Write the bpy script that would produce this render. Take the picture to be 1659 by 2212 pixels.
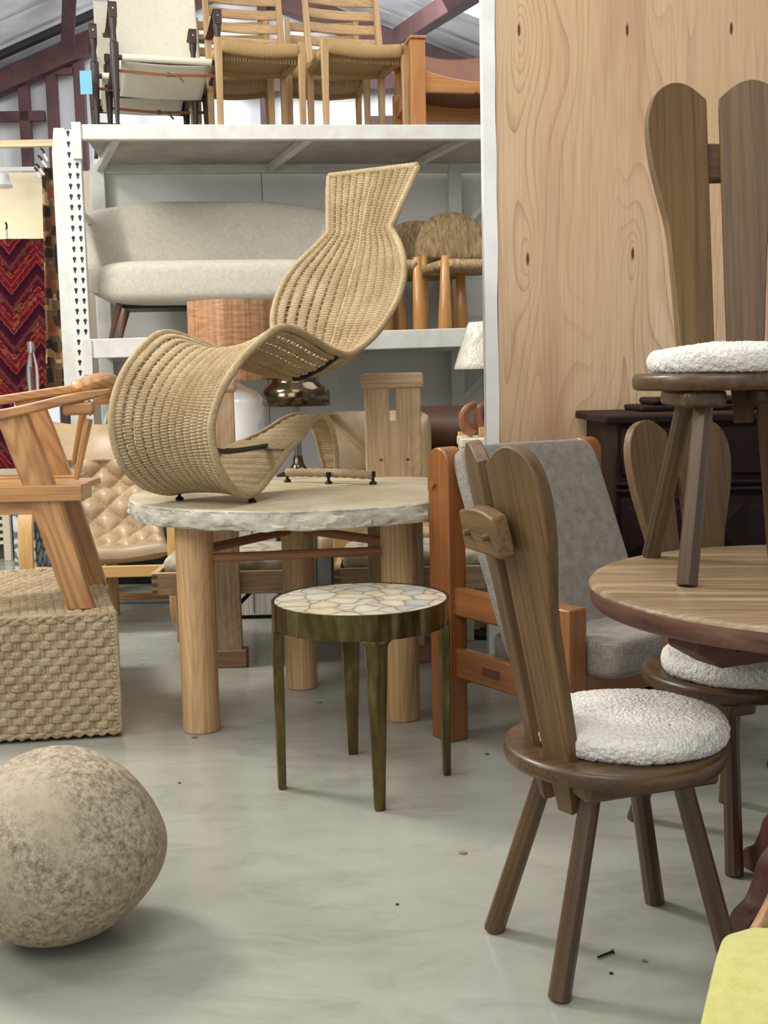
import bpy, bmesh, math, random
import numpy as np
from mathutils import Vector, Matrix, noise
PI=math.pi
for o in list(bpy.data.objects): bpy.data.objects.remove(o)
SC=bpy.context.scene
# ------------------------------------------------------------ camera
FPX=2500.; CAMH=1.2; PITCH=math.atan(291/FPX); ROLL=math.radians(1.26)
_f=Vector((0,math.cos(PITCH),-math.sin(PITCH))); _r0=Vector((1,0,0)); _u0=Vector((0,math.sin(PITCH),math.cos(PITCH)))
_cx=math.cos(ROLL)*_r0-math.sin(ROLL)*_u0; _cu=math.cos(ROLL)*_u0+math.sin(ROLL)*_r0
CAM=Vector((0,0,CAMH))
cd=bpy.data.cameras.new('camera'); cd.sensor_fit='VERTICAL'; cd.sensor_height=24; cd.sensor_width=18; cd.lens=FPX/2212*24
cd.clip_start=.05; cd.clip_end=100
co=bpy.data.objects.new('camera',cd); SC.collection.objects.link(co); SC.camera=co
co.matrix_world=Matrix(((_cx.x,_cu.x,-_f.x,0),(_cx.y,_cu.y,-_f.y,0),(_cx.z,_cu.z,-_f.z,CAMH),(0,0,0,1)))
def ray(px,py): return _f+((px-829.5)/FPX)*_cx-((py-1106)/FPX)*_cu
def PZ(px,py,z): d=ray(px,py); return CAM+d*((z-CAMH)/d.z)
def PY(px,py,y): d=ray(px,py); return CAM+d*(y/d.y)
# ------------------------------------------------------------ world, lights, exposure
vs=SC.view_settings; vs.view_transform='Standard'; vs.look='None'; vs.gamma=1; vs.use_curve_mapping=False; vs.exposure=-0.17
wd=bpy.data.worlds.new('world'); SC.world=wd; wd.use_nodes=True
bg=wd.node_tree.nodes['Background']; bg.inputs[0].default_value=(.92,.96,1,1); bg.inputs[1].default_value=.85
def area(name,loc,target,sx,sy,power,col):
    L=bpy.data.lights.new(name,'AREA'); L.shape='RECTANGLE'; L.size=sx; L.size_y=sy; L.energy=power; L.color=col
    o=bpy.data.objects.new(name,L); SC.collection.objects.link(o); o.location=loc
    o.rotation_euler=(Vector(target)-Vector(loc)).to_track_quat('-Z','Y').to_euler(); return o
area('skylight_light_left',(-3.2,4.6,4.3),(.2,2.4,0),1.0,1.2,230,(1,.97,.9))
area('added_rack_fill',(-3.9,2.6,3.0),(-.3,7.4,1.7),1.6,1.2,80,(1,.99,.96))  # added fill lamp, no skylight here: brightens the panel behind the rack
area('skylight_light_front',(-1.5,-.5,4.2),(0,6.8,1.0),3,2.5,120,(1,.97,.92))
area('skylight_light_back',(0,9.6,4.3),(0,11,2.5),5,1.5,170,(.95,.98,1))
area('skylight_light_middle',(.3,3.2,4.4),(.3,4.0,0),2.5,2.0,60,(1,.98,.94))
# ------------------------------------------------------------ helpers
def lin(c): return tuple(((v/255)/12.92 if v/255<=.04045 else ((v/255+.055)/1.055)**2.4) for v in c)+(1,)
ROOTS={}
COL=SC.collection
def thing(name,label,cat,loc=(0,0,0),rz=0,group=None,world=True):
    o=bpy.data.objects.new(name,None); COL.objects.link(o); o.empty_display_size=.1
    M=Matrix.Translation(Vector(loc))@Matrix.Rotation(rz,4,'Z'); o.matrix_basis=M
    o['label']=label; o['category']=cat
    if group: o['group']=group
    ROOTS[o.name]=M.inverted() if world else Matrix.Identity(4)
    return o
def link(o,M,parent):
    COL.objects.link(o)
    if parent is None: o.matrix_basis=M; return o
    o.parent=parent; root=parent
    while root.parent is not None: root=root.parent
    OM=ROOTS.get(root.name,root.matrix_basis.inverted())
    if root!=parent: o.matrix_parent_inverse=parent.matrix_basis.inverted() if parent.parent==root else Matrix.Identity(4)
    o.matrix_basis=OM@M; return o
def mk(name,V,Fc,mat,parent=None,M=None,angle=35,bevel=0,bseg=2,smooth=True):
    me=bpy.data.meshes.new(name); me.from_pydata([tuple(v) for v in V],[],[tuple(f) for f in Fc]); 
    bm=bmesh.new(); bm.from_mesh(me); bmesh.ops.recalc_face_normals(bm,faces=bm.faces); bm.to_mesh(me); bm.free()
    if smooth:
        me.polygons.foreach_set('use_smooth',[True]*len(me.polygons))
        if angle<179: me.set_sharp_from_angle(angle=math.radians(angle))
    if mat: me.materials.append(mat)
    o=bpy.data.objects.new(name,me)
    if M is None and parent is None:
        c=Vector((0,0,0))
        for v in V: c+=Vector(v)
        c/=max(1,len(V)); zz=min(v[2] for v in V); c.z=zz
        me.transform(Matrix.Translation(-c)); M=Matrix.Translation(c)
    if M is None: M=Matrix.Identity(4)
    link(o,M,parent)
    if bevel>0:
        m=o.modifiers.new('bevel','BEVEL'); m.width=bevel; m.segments=bseg; m.limit_method='ANGLE'; m.angle_limit=math.radians(40); m.harden_normals=False
    return o
def tag(o,label,cat,group=None,kind=None):
    if label: o['label']=label
    if cat: o['category']=cat
    if group: o['group']=group
    if kind: o['kind']=kind
    return o
def struct(o): o['kind']='structure'; return o
class MB:
    def __init__(s): s.V=[]; s.F=[]
    def add(s,V,F):
        n=len(s.V); s.V+= [Vector(v) for v in V]; s.F+=[tuple(i+n for i in f) for f in F]; return s
    def box(s,lo,hi):
        a,b=lo,hi
        V=[(a[0],a[1],a[2]),(b[0],a[1],a[2]),(b[0],b[1],a[2]),(a[0],b[1],a[2]),(a[0],a[1],b[2]),(b[0],a[1],b[2]),(b[0],b[1],b[2]),(a[0],b[1],b[2])]
        return s.add(V,[(0,3,2,1),(4,5,6,7),(0,1,5,4),(1,2,6,5),(2,3,7,6),(3,0,4,7)])
    def xf(s,M): s.V=[M@v for v in s.V]; return s
    def mk(s,name,mat,parent=None,**k): return mk(name,s.V,s.F,mat,parent,**k)
def frame(A,B,wd):
    A=Vector(A);B=Vector(B); z=(B-A).normalized(); x=Vector(wd); x=(x-z*x.dot(z)).normalized(); y=z.cross(x)
    return Matrix(((x.x,y.x,z.x,A.x),(x.y,y.y,z.y,A.y),(x.z,y.z,z.z,A.z),(0,0,0,1))),(B-A).length
def board(name,A,B,w,t,wd,mat,parent=None,bevel=.004,w2=None,t2=None):
    M,L=frame(A,B,wd); w2=w2 or w; t2=t2 or t
    V=[(-w/2,-t/2,0),(w/2,-t/2,0),(w/2,t/2,0),(-w/2,t/2,0),(-w2/2,-t2/2,L),(w2/2,-t2/2,L),(w2/2,t2/2,L),(-w2/2,t2/2,L)]
    return mk(name,V,[(0,3,2,1),(4,5,6,7),(0,1,5,4),(1,2,6,5),(2,3,7,6),(3,0,4,7)],mat,parent,M=M,bevel=bevel)
def rod(name,A,B,r0,r1,mat,parent=None,seg=16,bevel=0,prof=None,angle=35,wd=(1,0,.01)):
    M,L=frame(A,B,wd if abs((Vector(B)-Vector(A)).normalized().x)<.95 else (0,1,0))
    prof=prof or [(0,r0),(1,r1)]
    V=[];F=[]
    for (t,r) in prof:
        for i in range(seg): a=2*PI*(i+.5)/seg; V.append((r*math.cos(a),r*math.sin(a),t*L))
    n=len(prof)
    for j in range(n-1):
        for i in range(seg): F.append((j*seg+i,j*seg+(i+1)%seg,(j+1)*seg+(i+1)%seg,(j+1)*seg+i))
    F.append(tuple(range(seg))[::-1]); F.append(tuple((n-1)*seg+i for i in range(seg)))
    return mk(name,V,F,mat,parent,M=M,bevel=bevel,angle=angle)
def lathe(name,prof,mat,parent=None,at=(0,0,0),seg=48,angle=40,M=None):
    V=[];F=[];rings=[]
    for (r,z) in prof:
        if r<1e-6: V.append((0,0,z)); rings.append([len(V)-1])
        else:
            s=len(V)
            for i in range(seg): a=2*PI*i/seg; V.append((r*math.cos(a),r*math.sin(a),z))
            rings.append(list(range(s,s+seg)))
    for a,b in zip(rings[:-1],rings[1:]):
        for i in range(seg):
            j=(i+1)%seg
            if len(a)==1 and len(b)==1: continue
            if len(a)==1: F.append((a[0],b[i],b[j]))
            elif len(b)==1: F.append((a[i],a[j],b[0]))
            else: F.append((a[i],a[j],b[j],b[i]))
    return mk(name,V,F,mat,parent,M=M or Matrix.Translation(Vector(at)),angle=angle)
def cat(pts,n):
    P=[Vector(p) for p in pts]; P=[P[0]*2-P[1]]+P+[P[-1]*2-P[-2]]; out=[]
    m=len(P)-3
    for k in range(n):
        t=k/(n-1)*m; i=min(int(t),m-1); u=t-i; a,b,c,d=P[i:i+4]
        out.append(.5*((2*b)+(c-a)*u+(2*a-5*b+4*c-d)*u*u+(3*b-a-3*c+d)*u**3))
    return out
def tubeVF(pts,r,seg=8,closed=False,cap=True,tw=None,flat=1.0,up=None):
    P=[Vector(p) for p in pts]; n=len(P); V=[];F=[]
    T=[]
    for i in range(n):
        a=P[(i-1)%n] if (closed or i>0) else P[i]; b=P[(i+1)%n] if (closed or i<n-1) else P[i]; T.append((b-a).normalized())
    x=Vector(up) if up is not None else (Vector((0,0,1)) if abs(T[0].z)<.9 else Vector((1,0,0)))
    dist=0
    for i in range(n):
        x=(x-T[i]*x.dot(T[i])); x=x.normalized() if x.length>1e-6 else T[i].orthogonal().normalized(); y=T[i].cross(x)
        rr=r(i/(n-1)) if callable(r) else r
        if i: dist+=(P[i]-P[i-1]).length
        for k in range(seg):
            a=2*PI*k/seg; q=rr
            if tw: q=rr*(1+tw[1]*math.sin(2*a+dist*tw[0]))
            V.append(P[i]+x*(q*math.cos(a))+y*(q*flat*math.sin(a)))
    m=n if closed else n-1
    for i in range(m):
        for k in range(seg): F.append((i*seg+k,i*seg+(k+1)%seg,((i+1)%n)*seg+(k+1)%seg,((i+1)%n)*seg+k))
    if cap and not closed: F.append(tuple(range(seg))[::-1]); F.append(tuple((n-1)*seg+k for k in range(seg)))
    return V,F
def tube(name,pts,r,mat,parent=None,seg=10,**k):
    V,F=tubeVF(pts,r,seg,**k); return mk(name,V,F,mat,parent,angle=50)
def prism(name,outl,t,M,mat,parent=None,bevel=.004,bseg=2,angle=30):
    n=len(outl); V=[(x,y,-t/2) for x,y in outl]+[(x,y,t/2) for x,y in outl]
    F=[tuple(range(n))[::-1],tuple(range(n,2*n))]+[(i,(i+1)%n,n+(i+1)%n,n+i) for i in range(n)]
    return mk(name,V,F,mat,parent,M=M,bevel=bevel,bseg=bseg,angle=angle)
def smooth2(pts,n,closed=False):
    if closed:
        P=[Vector((a,b,0)) for a,b in pts]; m=len(P); out=[]
        for k in range(n):
            t=k/n*m; i=int(t); u=t-i; a,b,c,d=[P[(i+j)%m] for j in (-1,0,1,2)]
            q=.5*((2*b)+(c-a)*u+(2*a-5*b+4*c-d)*u*u+(3*b-a-3*c+d)*u**3); out.append((q.x,q.y))
        return out
    return [(q.x,q.y) for q in cat([(a,b,0) for a,b in pts],n)]
def grid(name,fn,nu,nv,mat,parent=None,th=0,closeu=False,angle=180,M=None):
    V=[];F=[]
    for i in range(nu+1):
        for j in range(nv+1): V.append(Vector(fn(i/nu,j/nv)))
    for i in range(nu):
        for j in range(nv): a=i*(nv+1)+j; F.append((a,a+1,a+nv+2,a+nv+1))
    o=mk(name,V,F,mat,parent,angle=angle,M=M)
    if th: m=o.modifiers.new('thick','SOLIDIFY'); m.thickness=th; m.offset=-1
    return o
def spow(v,e): return math.copysign(abs(v)**e,v)
def pillow(name,c,s,mat,parent=None,e1=.35,e2=.35,nu=40,nv=24,M=None,fn=None):
    V=[];F=[]
    for j in range(nv+1):
        ph=-PI/2+PI*j/nv
        for i in range(nu):
            th=2*PI*i/nu
            x=s[0]*spow(math.cos(ph),e1)*spow(math.cos(th),e2); y=s[1]*spow(math.cos(ph),e1)*spow(math.sin(th),e2); z=s[2]*spow(math.sin(ph),e1)
            v=Vector((x,y,z)); 
            if fn: v=Vector(fn(v))
            V.append(v)
    for j in range(nv):
        for i in range(nu): F.append((j*nu+i,j*nu+(i+1)%nu,(j+1)*nu+(i+1)%nu,(j+1)*nu+i))
    MM=(M or Matrix.Identity(4)); MM=Matrix.Translation(Vector(c))@MM
    return mk(name,V,F,mat,parent,M=MM,angle=60)
def dup(o,parent=None):
    c=o.copy(); COL.objects.link(c)
    if parent is not None:
        c.parent=parent; c.matrix_parent_inverse=o.matrix_parent_inverse.copy()
    for ch in o.children: dup(ch,c)
    return c
def rotz(a): return Matrix.Rotation(a,4,'Z')
# ------------------------------------------------------------ materials
MATS={}
def newmat(name):
    m=bpy.data.materials.new(name); m.use_nodes=True; nt=m.node_tree; b=nt.nodes['Principled BSDF']; return m,nt,b
def N(nt,t,**k):
    n=nt.nodes.new(t)
    for a,v in k.items():
        if a.startswith('i_'):
            key=a[2:]; key=int(key) if key.isdigit() else key.replace('_',' ')
            n.inputs[key].default_value=v
        else: setattr(n,a,v)
    return n
def ramp(nt,stops,interp='LINEAR'):
    n=nt.nodes.new('ShaderNodeValToRGB'); n.color_ramp.interpolation=interp; e=n.color_ramp.elements
    while len(e)<len(stops): e.new(.5)
    for i,(p,c) in enumerate(stops): e[i].position=p; e[i].color=c if len(c)==4 else lin(c)
    return n
def mixc(nt,fac,a,b,mode='MIX'):
    n=nt.nodes.new('ShaderNodeMix'); n.data_type='RGBA'; n.blend_type=mode
    for idx,v in ((0,fac),(6,a),(7,b)):
        if hasattr(v,'links'): nt.links.new(v,n.inputs[idx])
        elif isinstance(v,(int,float)): n.inputs[idx].default_value=v
        else: n.inputs[idx].default_value=v if len(v)==4 else lin(v)
    return n.outputs[2]
def bump(nt,h,b,strength=.3,dist=.002):
    n=N(nt,'ShaderNodeBump'); n.inputs['Strength'].default_value=strength; n.inputs['Distance'].default_value=dist
    nt.links.new(h,n.inputs['Height']); nt.links.new(n.outputs[0],b.inputs['Normal']); return n
def coords(nt,scale=(1,1,1),rnd=True):
    tc=N(nt,'ShaderNodeTexCoord'); mp=N(nt,'ShaderNodeMapping'); mp.inputs['Scale'].default_value=scale
    if rnd:
        oi=N(nt,'ShaderNodeObjectInfo'); mu=N(nt,'ShaderNodeMath',operation='MULTIPLY'); mu.inputs[1].default_value=7.
        nt.links.new(oi.outputs['Random'],mu.inputs[0])
        ad=N(nt,'ShaderNodeVectorMath',operation='ADD'); nt.links.new(tc.outputs['Object'],ad.inputs[0]); nt.links.new(mu.outputs[0],ad.inputs[1])
        nt.links.new(ad.outputs[0],mp.inputs['Vector'])
    else: nt.links.new(tc.outputs['Object'],mp.inputs['Vector'])
    return mp.outputs[0]
def noisen(nt,vec,scale,detail=4,rough=.55,dist=0):
    n=N(nt,'ShaderNodeTexNoise'); n.inputs['Scale'].default_value=scale; n.inputs['Detail'].default_value=detail; n.inputs['Roughness'].default_value=rough; n.inputs['Distortion'].default_value=dist
    nt.links.new(vec,n.inputs['Vector']); return n.outputs['Fac']
def wood(key,c1,c2,c3=None,axis='Z',rough=.5,ring=0.,scale=1.,fine=.35,coat=0.,knots=0.):
    k=(key,axis)
    if k in MATS: return MATS[k]
    m,nt,b=newmat(key+'_'+axis.lower())
    s=[1,1,1]; s['XYZ'.index(axis)]=.07
    v=coords(nt,tuple(q*scale for q in s))
    n1=noisen(nt,v,14,5,.6,.7); r1=ramp(nt,[(.3,c1),(.7,c2)]); nt.links.new(n1,r1.inputs[0]); col=r1.outputs[0]
    if ring:
        s2=[1,1,1]; s2['XYZ'.index(axis)]=.16
        v2=coords(nt,tuple(q*scale for q in s2)); nn=noisen(nt,v2,5.5,1.5,.5,.2)
        mu=N(nt,'ShaderNodeMath',operation='MULTIPLY'); mu.inputs[1].default_value=150.; nt.links.new(nn,mu.inputs[0])
        sn=N(nt,'ShaderNodeMath',operation='SINE'); nt.links.new(mu.outputs[0],sn.inputs[0])
        rr=ramp(nt,[(.35,(255,255,255)),(.95,(0,0,0))]); ma=N(nt,'ShaderNodeMath',operation='MULTIPLY_ADD'); ma.inputs[1].default_value=.5; ma.inputs[2].default_value=.5
        nt.links.new(sn.outputs[0],ma.inputs[0]); nt.links.new(ma.outputs[0],rr.inputs[0])
        inv=N(nt,'ShaderNodeMath',operation='MULTIPLY_ADD'); inv.inputs[1].default_value=-ring; inv.inputs[2].default_value=ring; nt.links.new(rr.outputs[0],inv.inputs[0])
        col=mixc(nt,inv.outputs[0],col,c3 or c1)
    s3=[1,1,1]; s3['XYZ'.index(axis)]=.02
    v3=coords(nt,tuple(q*scale for q in s3)); n3=noisen(nt,v3,120,3,.6)
    r3=ramp(nt,[(.35,(70,60,50)),(.55,(255,255,255))]); nt.links.new(n3,r3.inputs[0])
    col=mixc(nt,fine,col,r3.outputs[0],'MULTIPLY')
    if knots:
        vk=coords(nt,(6,6,2.5)); vo=N(nt,'ShaderNodeTexVoronoi'); vo.inputs['Scale'].default_value=1.; nt.links.new(vk,vo.inputs['Vector'])
        rk=ramp(nt,[(.05,(255,255,255)),(.12,(0,0,0))]); nt.links.new(vo.outputs['Distance'],rk.inputs[0])
        col=mixc(nt,rk.outputs[0],col,(60,28,12))
    nt.links.new(col,b.inputs['Base Color']); b.inputs['Roughness'].default_value=rough
    b.inputs['Coat Weight'].default_value=coat; b.inputs['Coat Roughness'].default_value=.2
    bump(nt,n3,b,.15,.0006); MATS[k]=m; return m
def plain(key,c,rough=.5,metal=0,var=.0,nscale=8,bmp=0,bscale=80,bdist=.001,coat=0,spec=.5,c2=None,detail=5):
    if key in MATS: return MATS[key]
    m,nt,b=newmat(key); v=coords(nt)
    if c2 is not None or var:
        n=noisen(nt,v,nscale,detail,.6,.2); c2=c2 or tuple(max(0,q*(1-var)) for q in c)
        r=ramp(nt,[(.35,c2),(.65,c)]); nt.links.new(n,r.inputs[0]); nt.links.new(r.outputs[0],b.inputs['Base Color'])
    else: b.inputs['Base Color'].default_value=lin(c)
    b.inputs['Roughness'].default_value=rough; b.inputs['Metallic'].default_value=metal; b.inputs['Coat Weight'].default_value=coat; b.inputs['Specular IOR Level'].default_value=spec
    if bmp: bump(nt,noisen(nt,v,bscale,4,.6),b,bmp,bdist)
    MATS[key]=m; return m
def fabric(key,c1,c2,scale=260,rough=.9,bmp=.4,streak=(1,1,1)):
    if key in MATS: return MATS[key]
    m,nt,b=newmat(key); v=coords(nt); a=coords(nt,(1,1,.12)); c=coords(nt,(.12,.12,1)); d=coords(nt,streak)
    n1=noisen(nt,a,scale,2,.5); n2=noisen(nt,c,scale,2,.5); n3=noisen(nt,d,40,4,.6)
    ad=N(nt,'ShaderNodeMath',operation='ADD'); nt.links.new(n1,ad.inputs[0]); nt.links.new(n2,ad.inputs[1])
    ad2=N(nt,'ShaderNodeMath',operation='MULTIPLY_ADD'); ad2.inputs[1].default_value=.35; nt.links.new(ad.outputs[0],ad2.inputs[0])
    mu=N(nt,'ShaderNodeMath',operation='MULTIPLY'); mu.inputs[1].default_value=.4; nt.links.new(n3,mu.inputs[0]); nt.links.new(mu.outputs[0],ad2.inputs[2])
    r=ramp(nt,[(.4,c2),(.7,c1)]); nt.links.new(ad2.outputs[0],r.inputs[0]); nt.links.new(r.outputs[0],b.inputs['Base Color'])
    b.inputs['Roughness'].default_value=rough; b.inputs['Specular IOR Level'].default_value=.2; b.inputs['Sheen Weight'].default_value=.2
    bump(nt,ad.outputs[0],b,bmp,.001); MATS[key]=m; return m
def m_floor():
    m,nt,b=newmat('polished_concrete'); v=coords(nt,(1,1,1),False)
    a=noisen(nt,v,.9,6,.62,.5); r=ramp(nt,[(.3,(154,154,145)),(.5,(168,168,158)),(.7,(180,180,169))]); nt.links.new(a,r.inputs[0])
    v2=coords(nt,(1,2.6,1),False); s=noisen(nt,v2,2.6,8,.72,.8); r2=ramp(nt,[(.34,(212,210,203)),(.5,(248,247,244)),(.7,(255,255,252))]); nt.links.new(s,r2.inputs[0])
    c=mixc(nt,.55,r.outputs[0],r2.outputs[0],'MULTIPLY')
    s4=noisen(nt,v,24,4,.8,.1); r4=ramp(nt,[(.22,(120,110,95)),(.3,(255,255,255))]); nt.links.new(s4,r4.inputs[0]); c=mixc(nt,.6,c,r4.outputs[0],'MULTIPLY')
    nt.links.new(c,b.inputs['Base Color'])
    rr=ramp(nt,[(.3,(90,90,90)),(.7,(150,150,150))]); nt.links.new(s,rr.inputs[0]); nt.links.new(rr.outputs[0],b.inputs['Roughness'])
    b.inputs['Specular IOR Level'].default_value=.35
    bump(nt,noisen(nt,v,40,5,.7),b,.12,.001); return m
def m_ply():
    m,nt,b=newmat('birch_plywood'); tc=N(nt,'ShaderNodeTexCoord'); P=tc.outputs['Object']
    mp=N(nt,'ShaderNodeMapping'); mp.inputs['Scale'].default_value=(1,1,.17); nt.links.new(P,mp.inputs['Vector'])
    f=noisen(nt,mp.outputs[0],3.1,1.6,.42,.25)
    # knots: raise the figure field round each knot so that the contour lines bend about them
    tot=f; dark=None
    for (kx,kz) in KNOTS:
        cb=N(nt,'ShaderNodeVectorMath',operation='SUBTRACT'); cb.inputs[1].default_value=(kx,0,kz); nt.links.new(P,cb.inputs[0])
        sc=N(nt,'ShaderNodeVectorMath',operation='MULTIPLY'); sc.inputs[1].default_value=(22,0,5.5); nt.links.new(cb.outputs[0],sc.inputs[0])
        ln=N(nt,'ShaderNodeVectorMath',operation='LENGTH'); nt.links.new(sc.outputs[0],ln.inputs[0])
        pw=N(nt,'ShaderNodeMath',operation='POWER'); pw.inputs[0].default_value=.37; nt.links.new(ln.outputs['Value'],pw.inputs[1])
        ma=N(nt,'ShaderNodeMath',operation='MULTIPLY_ADD'); ma.inputs[1].default_value=.22; nt.links.new(pw.outputs[0],ma.inputs[0]); nt.links.new(tot,ma.inputs[2]); tot=ma.outputs[0]
        rk=ramp(nt,[(.10,(255,255,255)),(.17,(0,0,0))]); nt.links.new(ln.outputs['Value'],rk.inputs[0])
        dark=rk.outputs[0] if dark is None else mixc(nt,1.,dark,rk.outputs[0],'LIGHTEN')
    mu=N(nt,'ShaderNodeMath',operation='MULTIPLY'); mu.inputs[1].default_value=26.; nt.links.new(tot,mu.inputs[0])
    fr=N(nt,'ShaderNodeMath',operation='FRACT'); nt.links.new(mu.outputs[0],fr.inputs[0])
    rl=ramp(nt,[(0,(255,255,255)),(.08,(206,206,206)),(.35,(20,20,20)),(1,(0,0,0))]); nt.links.new(fr.outputs[0],rl.inputs[0])
    br=noisen(nt,mp.outputs[0],2.2,3,.55,.4); rb=ramp(nt,[(.36,(196,156,124)),(.47,(212,178,142)),(.58,(214,184,148)),(.68,(222,194,158))]); nt.links.new(br,rb.inputs[0])
    dk=N(nt,'ShaderNodeMath',operation='MULTIPLY'); dk.inputs[1].default_value=.62
    am=noisen(nt,mp.outputs[0],2.7,1,.5); ra=ramp(nt,[(.36,(60,60,60)),(.6,(255,255,255))]); nt.links.new(am,ra.inputs[0])
    mm=N(nt,'ShaderNodeMath',operation='MULTIPLY'); nt.links.new(rl.outputs[0],mm.inputs[0]); nt.links.new(ra.outputs[0],mm.inputs[1]); nt.links.new(mm.outputs[0],dk.inputs[0])
    c=mixc(nt,dk.outputs[0],rb.outputs[0],(160,118,92))
    mp2=N(nt,'ShaderNodeMapping'); mp2.inputs['Scale'].default_value=(1,1,.03); nt.links.new(P,mp2.inputs['Vector'])
    n3=noisen(nt,mp2.outputs[0],90,3,.6); r3=ramp(nt,[(.35,(225,215,205)),(.6,(255,255,255))]); nt.links.new(n3,r3.inputs[0]); c=mixc(nt,.5,c,r3.outputs[0],'MULTIPLY')
    c=mixc(nt,dark,c,(96,62,40)); nt.links.new(c,b.inputs['Base Color']); b.inputs['Roughness'].default_value=.55
    b.inputs['Specular IOR Level'].default_value=.3
    return m
WY=4.8
wallO=Vector((.44,WY,0))
KNOTS=[]
for (kx,ky) in ((1121,65),(1355,65),(1580,62),(1140,560),(1367,548),(1620,540)):
    q=PY(kx,ky,WY)-wallO; KNOTS.append((round(q.x,3),round(q.z,3)))
WHITE=plain('white_paint',(240,240,236),.45,var=.06,nscale=5)
RACK=plain('rack_white_enamel',(220,220,214),.42,var=.10,nscale=9,c2=(205,203,194))
PANEL=plain('grey_white_panel',(228,227,221),.6,var=.05,nscale=2)
REDST=plain('red_oxide_steel',(98,62,62),.55,var=.25,nscale=4)
BLACKST=plain('dark_steel',(46,40,42),.5,var=.2)
def m_corr():
    m,nt,b=newmat('white_insulated_sheet'); v=coords(nt,(1,1,.25),False); a=noisen(nt,v,2.2,4,.6,.3)
    r=ramp(nt,[(.35,(222,223,228)),(.6,(244,245,248))]); nt.links.new(a,r.inputs[0]); nt.links.new(r.outputs[0],b.inputs['Base Color']); b.inputs['Roughness'].default_value=.5
    bump(nt,a,b,.5,.03); return m
CORR=m_corr()
def emis(key,c,s):
    m,nt,b=newmat(key); b.inputs['Base Color'].default_value=lin(c); b.inputs['Emission Color'].default_value=lin(c); b.inputs['Emission Strength'].default_value=s; return m
SKYL=emis('skylight_panel',(250,252,255),4.)
# ============================================================ SETTING
struct(MB().box((-9,-3,-.06),(9,14,0)).mk('floor',m_floor()))
YF=12.
# far gable wall of ribbed white sheet
def gz(x):
    xa=-1.375; return 5.17-.40*abs(x-xa) if x<xa else 5.17-.395*abs(x-xa)
mb=MB(); xs=[-9+.15*i for i in range(121)]
for i in range(120):
    a,b_=xs[i],xs[i+1]; d=.03 if i%4==0 else 0
    mb.add([(a,YF+d,0),(b_,YF+(.03 if (i+1)%4==0 else 0),0),(b_,YF+(.03 if (i+1)%4==0 else 0),gz(b_)+.1),(a,YF+d,gz(a)+.1)],[(0,1,2,3)])
mb.box((-9,YF+.05,0),(9,YF+.12,2))
struct(mb.mk('wall_far',CORR,angle=180))
# roof planes
for nm,x0,x1 in (('ceiling','l',0),('ceiling','r',0)):
    mb=MB(); sgn=-1 if x0=='l' else 1
    n=30; 
    for i in range(n):
        ya=-3+15.2*i/n; yb=-3+15.2*(i+1)/n
        xa=-1.375; xe=xa+sgn*7.7; ze=5.17-.4*7.7+.05
        mb.add([(xa,ya,5.22),(xe,ya,ze),(xe,yb,ze),(xa,yb,5.22)],[(0,1,2,3)])
        rb=ya+.05; mb.add([(xa,rb,5.19),(xe,rb,ze-.03),(xe,rb+.08,ze-.03),(xa,rb+.08,5.19)],[(0,1,2,3)])
    struct(mb.mk(nm,CORR,angle=180))
# side and rear walls, so that the room is closed in where mirrors and gloss look
struct(MB().box((-9.1,-3,0),(-9,14,2.3)).mk('wall_left',CORR))
struct(MB().box((9,-3,0),(9.1,14,1.8)).mk('wall_right',CORR))
# skylights in the roof
def roofz(x): return 5.17-.4*abs(x+1.375)
def skylight(x0,x1,y0,y1):
    V=[(x0,y0,roofz(x0)),(x1,y0,roofz(x1)),(x1,y1,roofz(x1)),(x0,y1,roofz(x0))]; V+= [(a,b_,c+.02) for a,b_,c in V]
    return mk('window_%d'%skylight.n,V,[(0,1,2,3),(4,5,6,7),(0,1,5,4),(1,2,6,5),(2,3,7,6),(3,0,4,7)],SKYL)
skylight.n=1
for a in ((-4.6,-3.2,7.2,8.6),(.2,1.5,8.4,10.4),(.6,1.9,5.6,7.4)):
    struct(skylight(*a)); skylight.n+=1
# red steel: rafters on the gable, posts, girts
TR=[0]
def steel(A,B,w=.16,t=.12,wd=(1,0,0),mat=REDST):
    TR[0]+=1; return struct(board('trim_%d'%TR[0],A,B,w,t,wd,mat,None,bevel=.006))
steel((-9,YF-.25,gz(-9)-.12),(-1.375,YF-.25,5.17-.12),.20,.16,(0,0,1))
steel((-1.375,YF-.25,5.05),(7,YF-.25,gz(7)-.12),.20,.16,(0,0,1))
steel((-9,YF-.55,gz(-9)+.06),(-1.375,YF-.55,5.17+.02),.07,.10,(0,0,1),BLACKST)
def post(px,pyref,w=.10,y=YF-.18,z1=None):
    p=PY(px,pyref,y); steel((p.x,y,0),(p.x,y,(z1 or gz(p.x)-.15)),w,.1,(1,0,0))
for px,py in ((58,300),(113,200),(172,180),(574,230),(947,240)): post(px,py)
def girt(y0px,x0px,x1px,ph=.2):
    a=PY(x0px,y0px,YF-.2); b_=PY(x1px,y0px,YF-.2); b_.z=a.z; steel(a,b_,ph,.06,(0,0,1))
girt(264,-500,98,.10); girt(155,118,158,.07)
p=PY(880,262,YF-.2); steel((p.x-.4,YF-.2,p.z),(6,YF-.2,p.z),.10,.08,(0,0,1))
p=PY(600,182,YF-.2); steel((p.x-.4,YF-.2,p.z),(6,YF-.2,p.z),.16,.08,(0,0,1))
# purlin brace seen top left and rafter top right
steel(PY(146,84,11.2),PY(152,-60,10.2),.12,.12,(1,0,0))
steel(PY(862,82,11.2),PY(1080,-60,8.0),.16,.12,(0,0,1))
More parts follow.
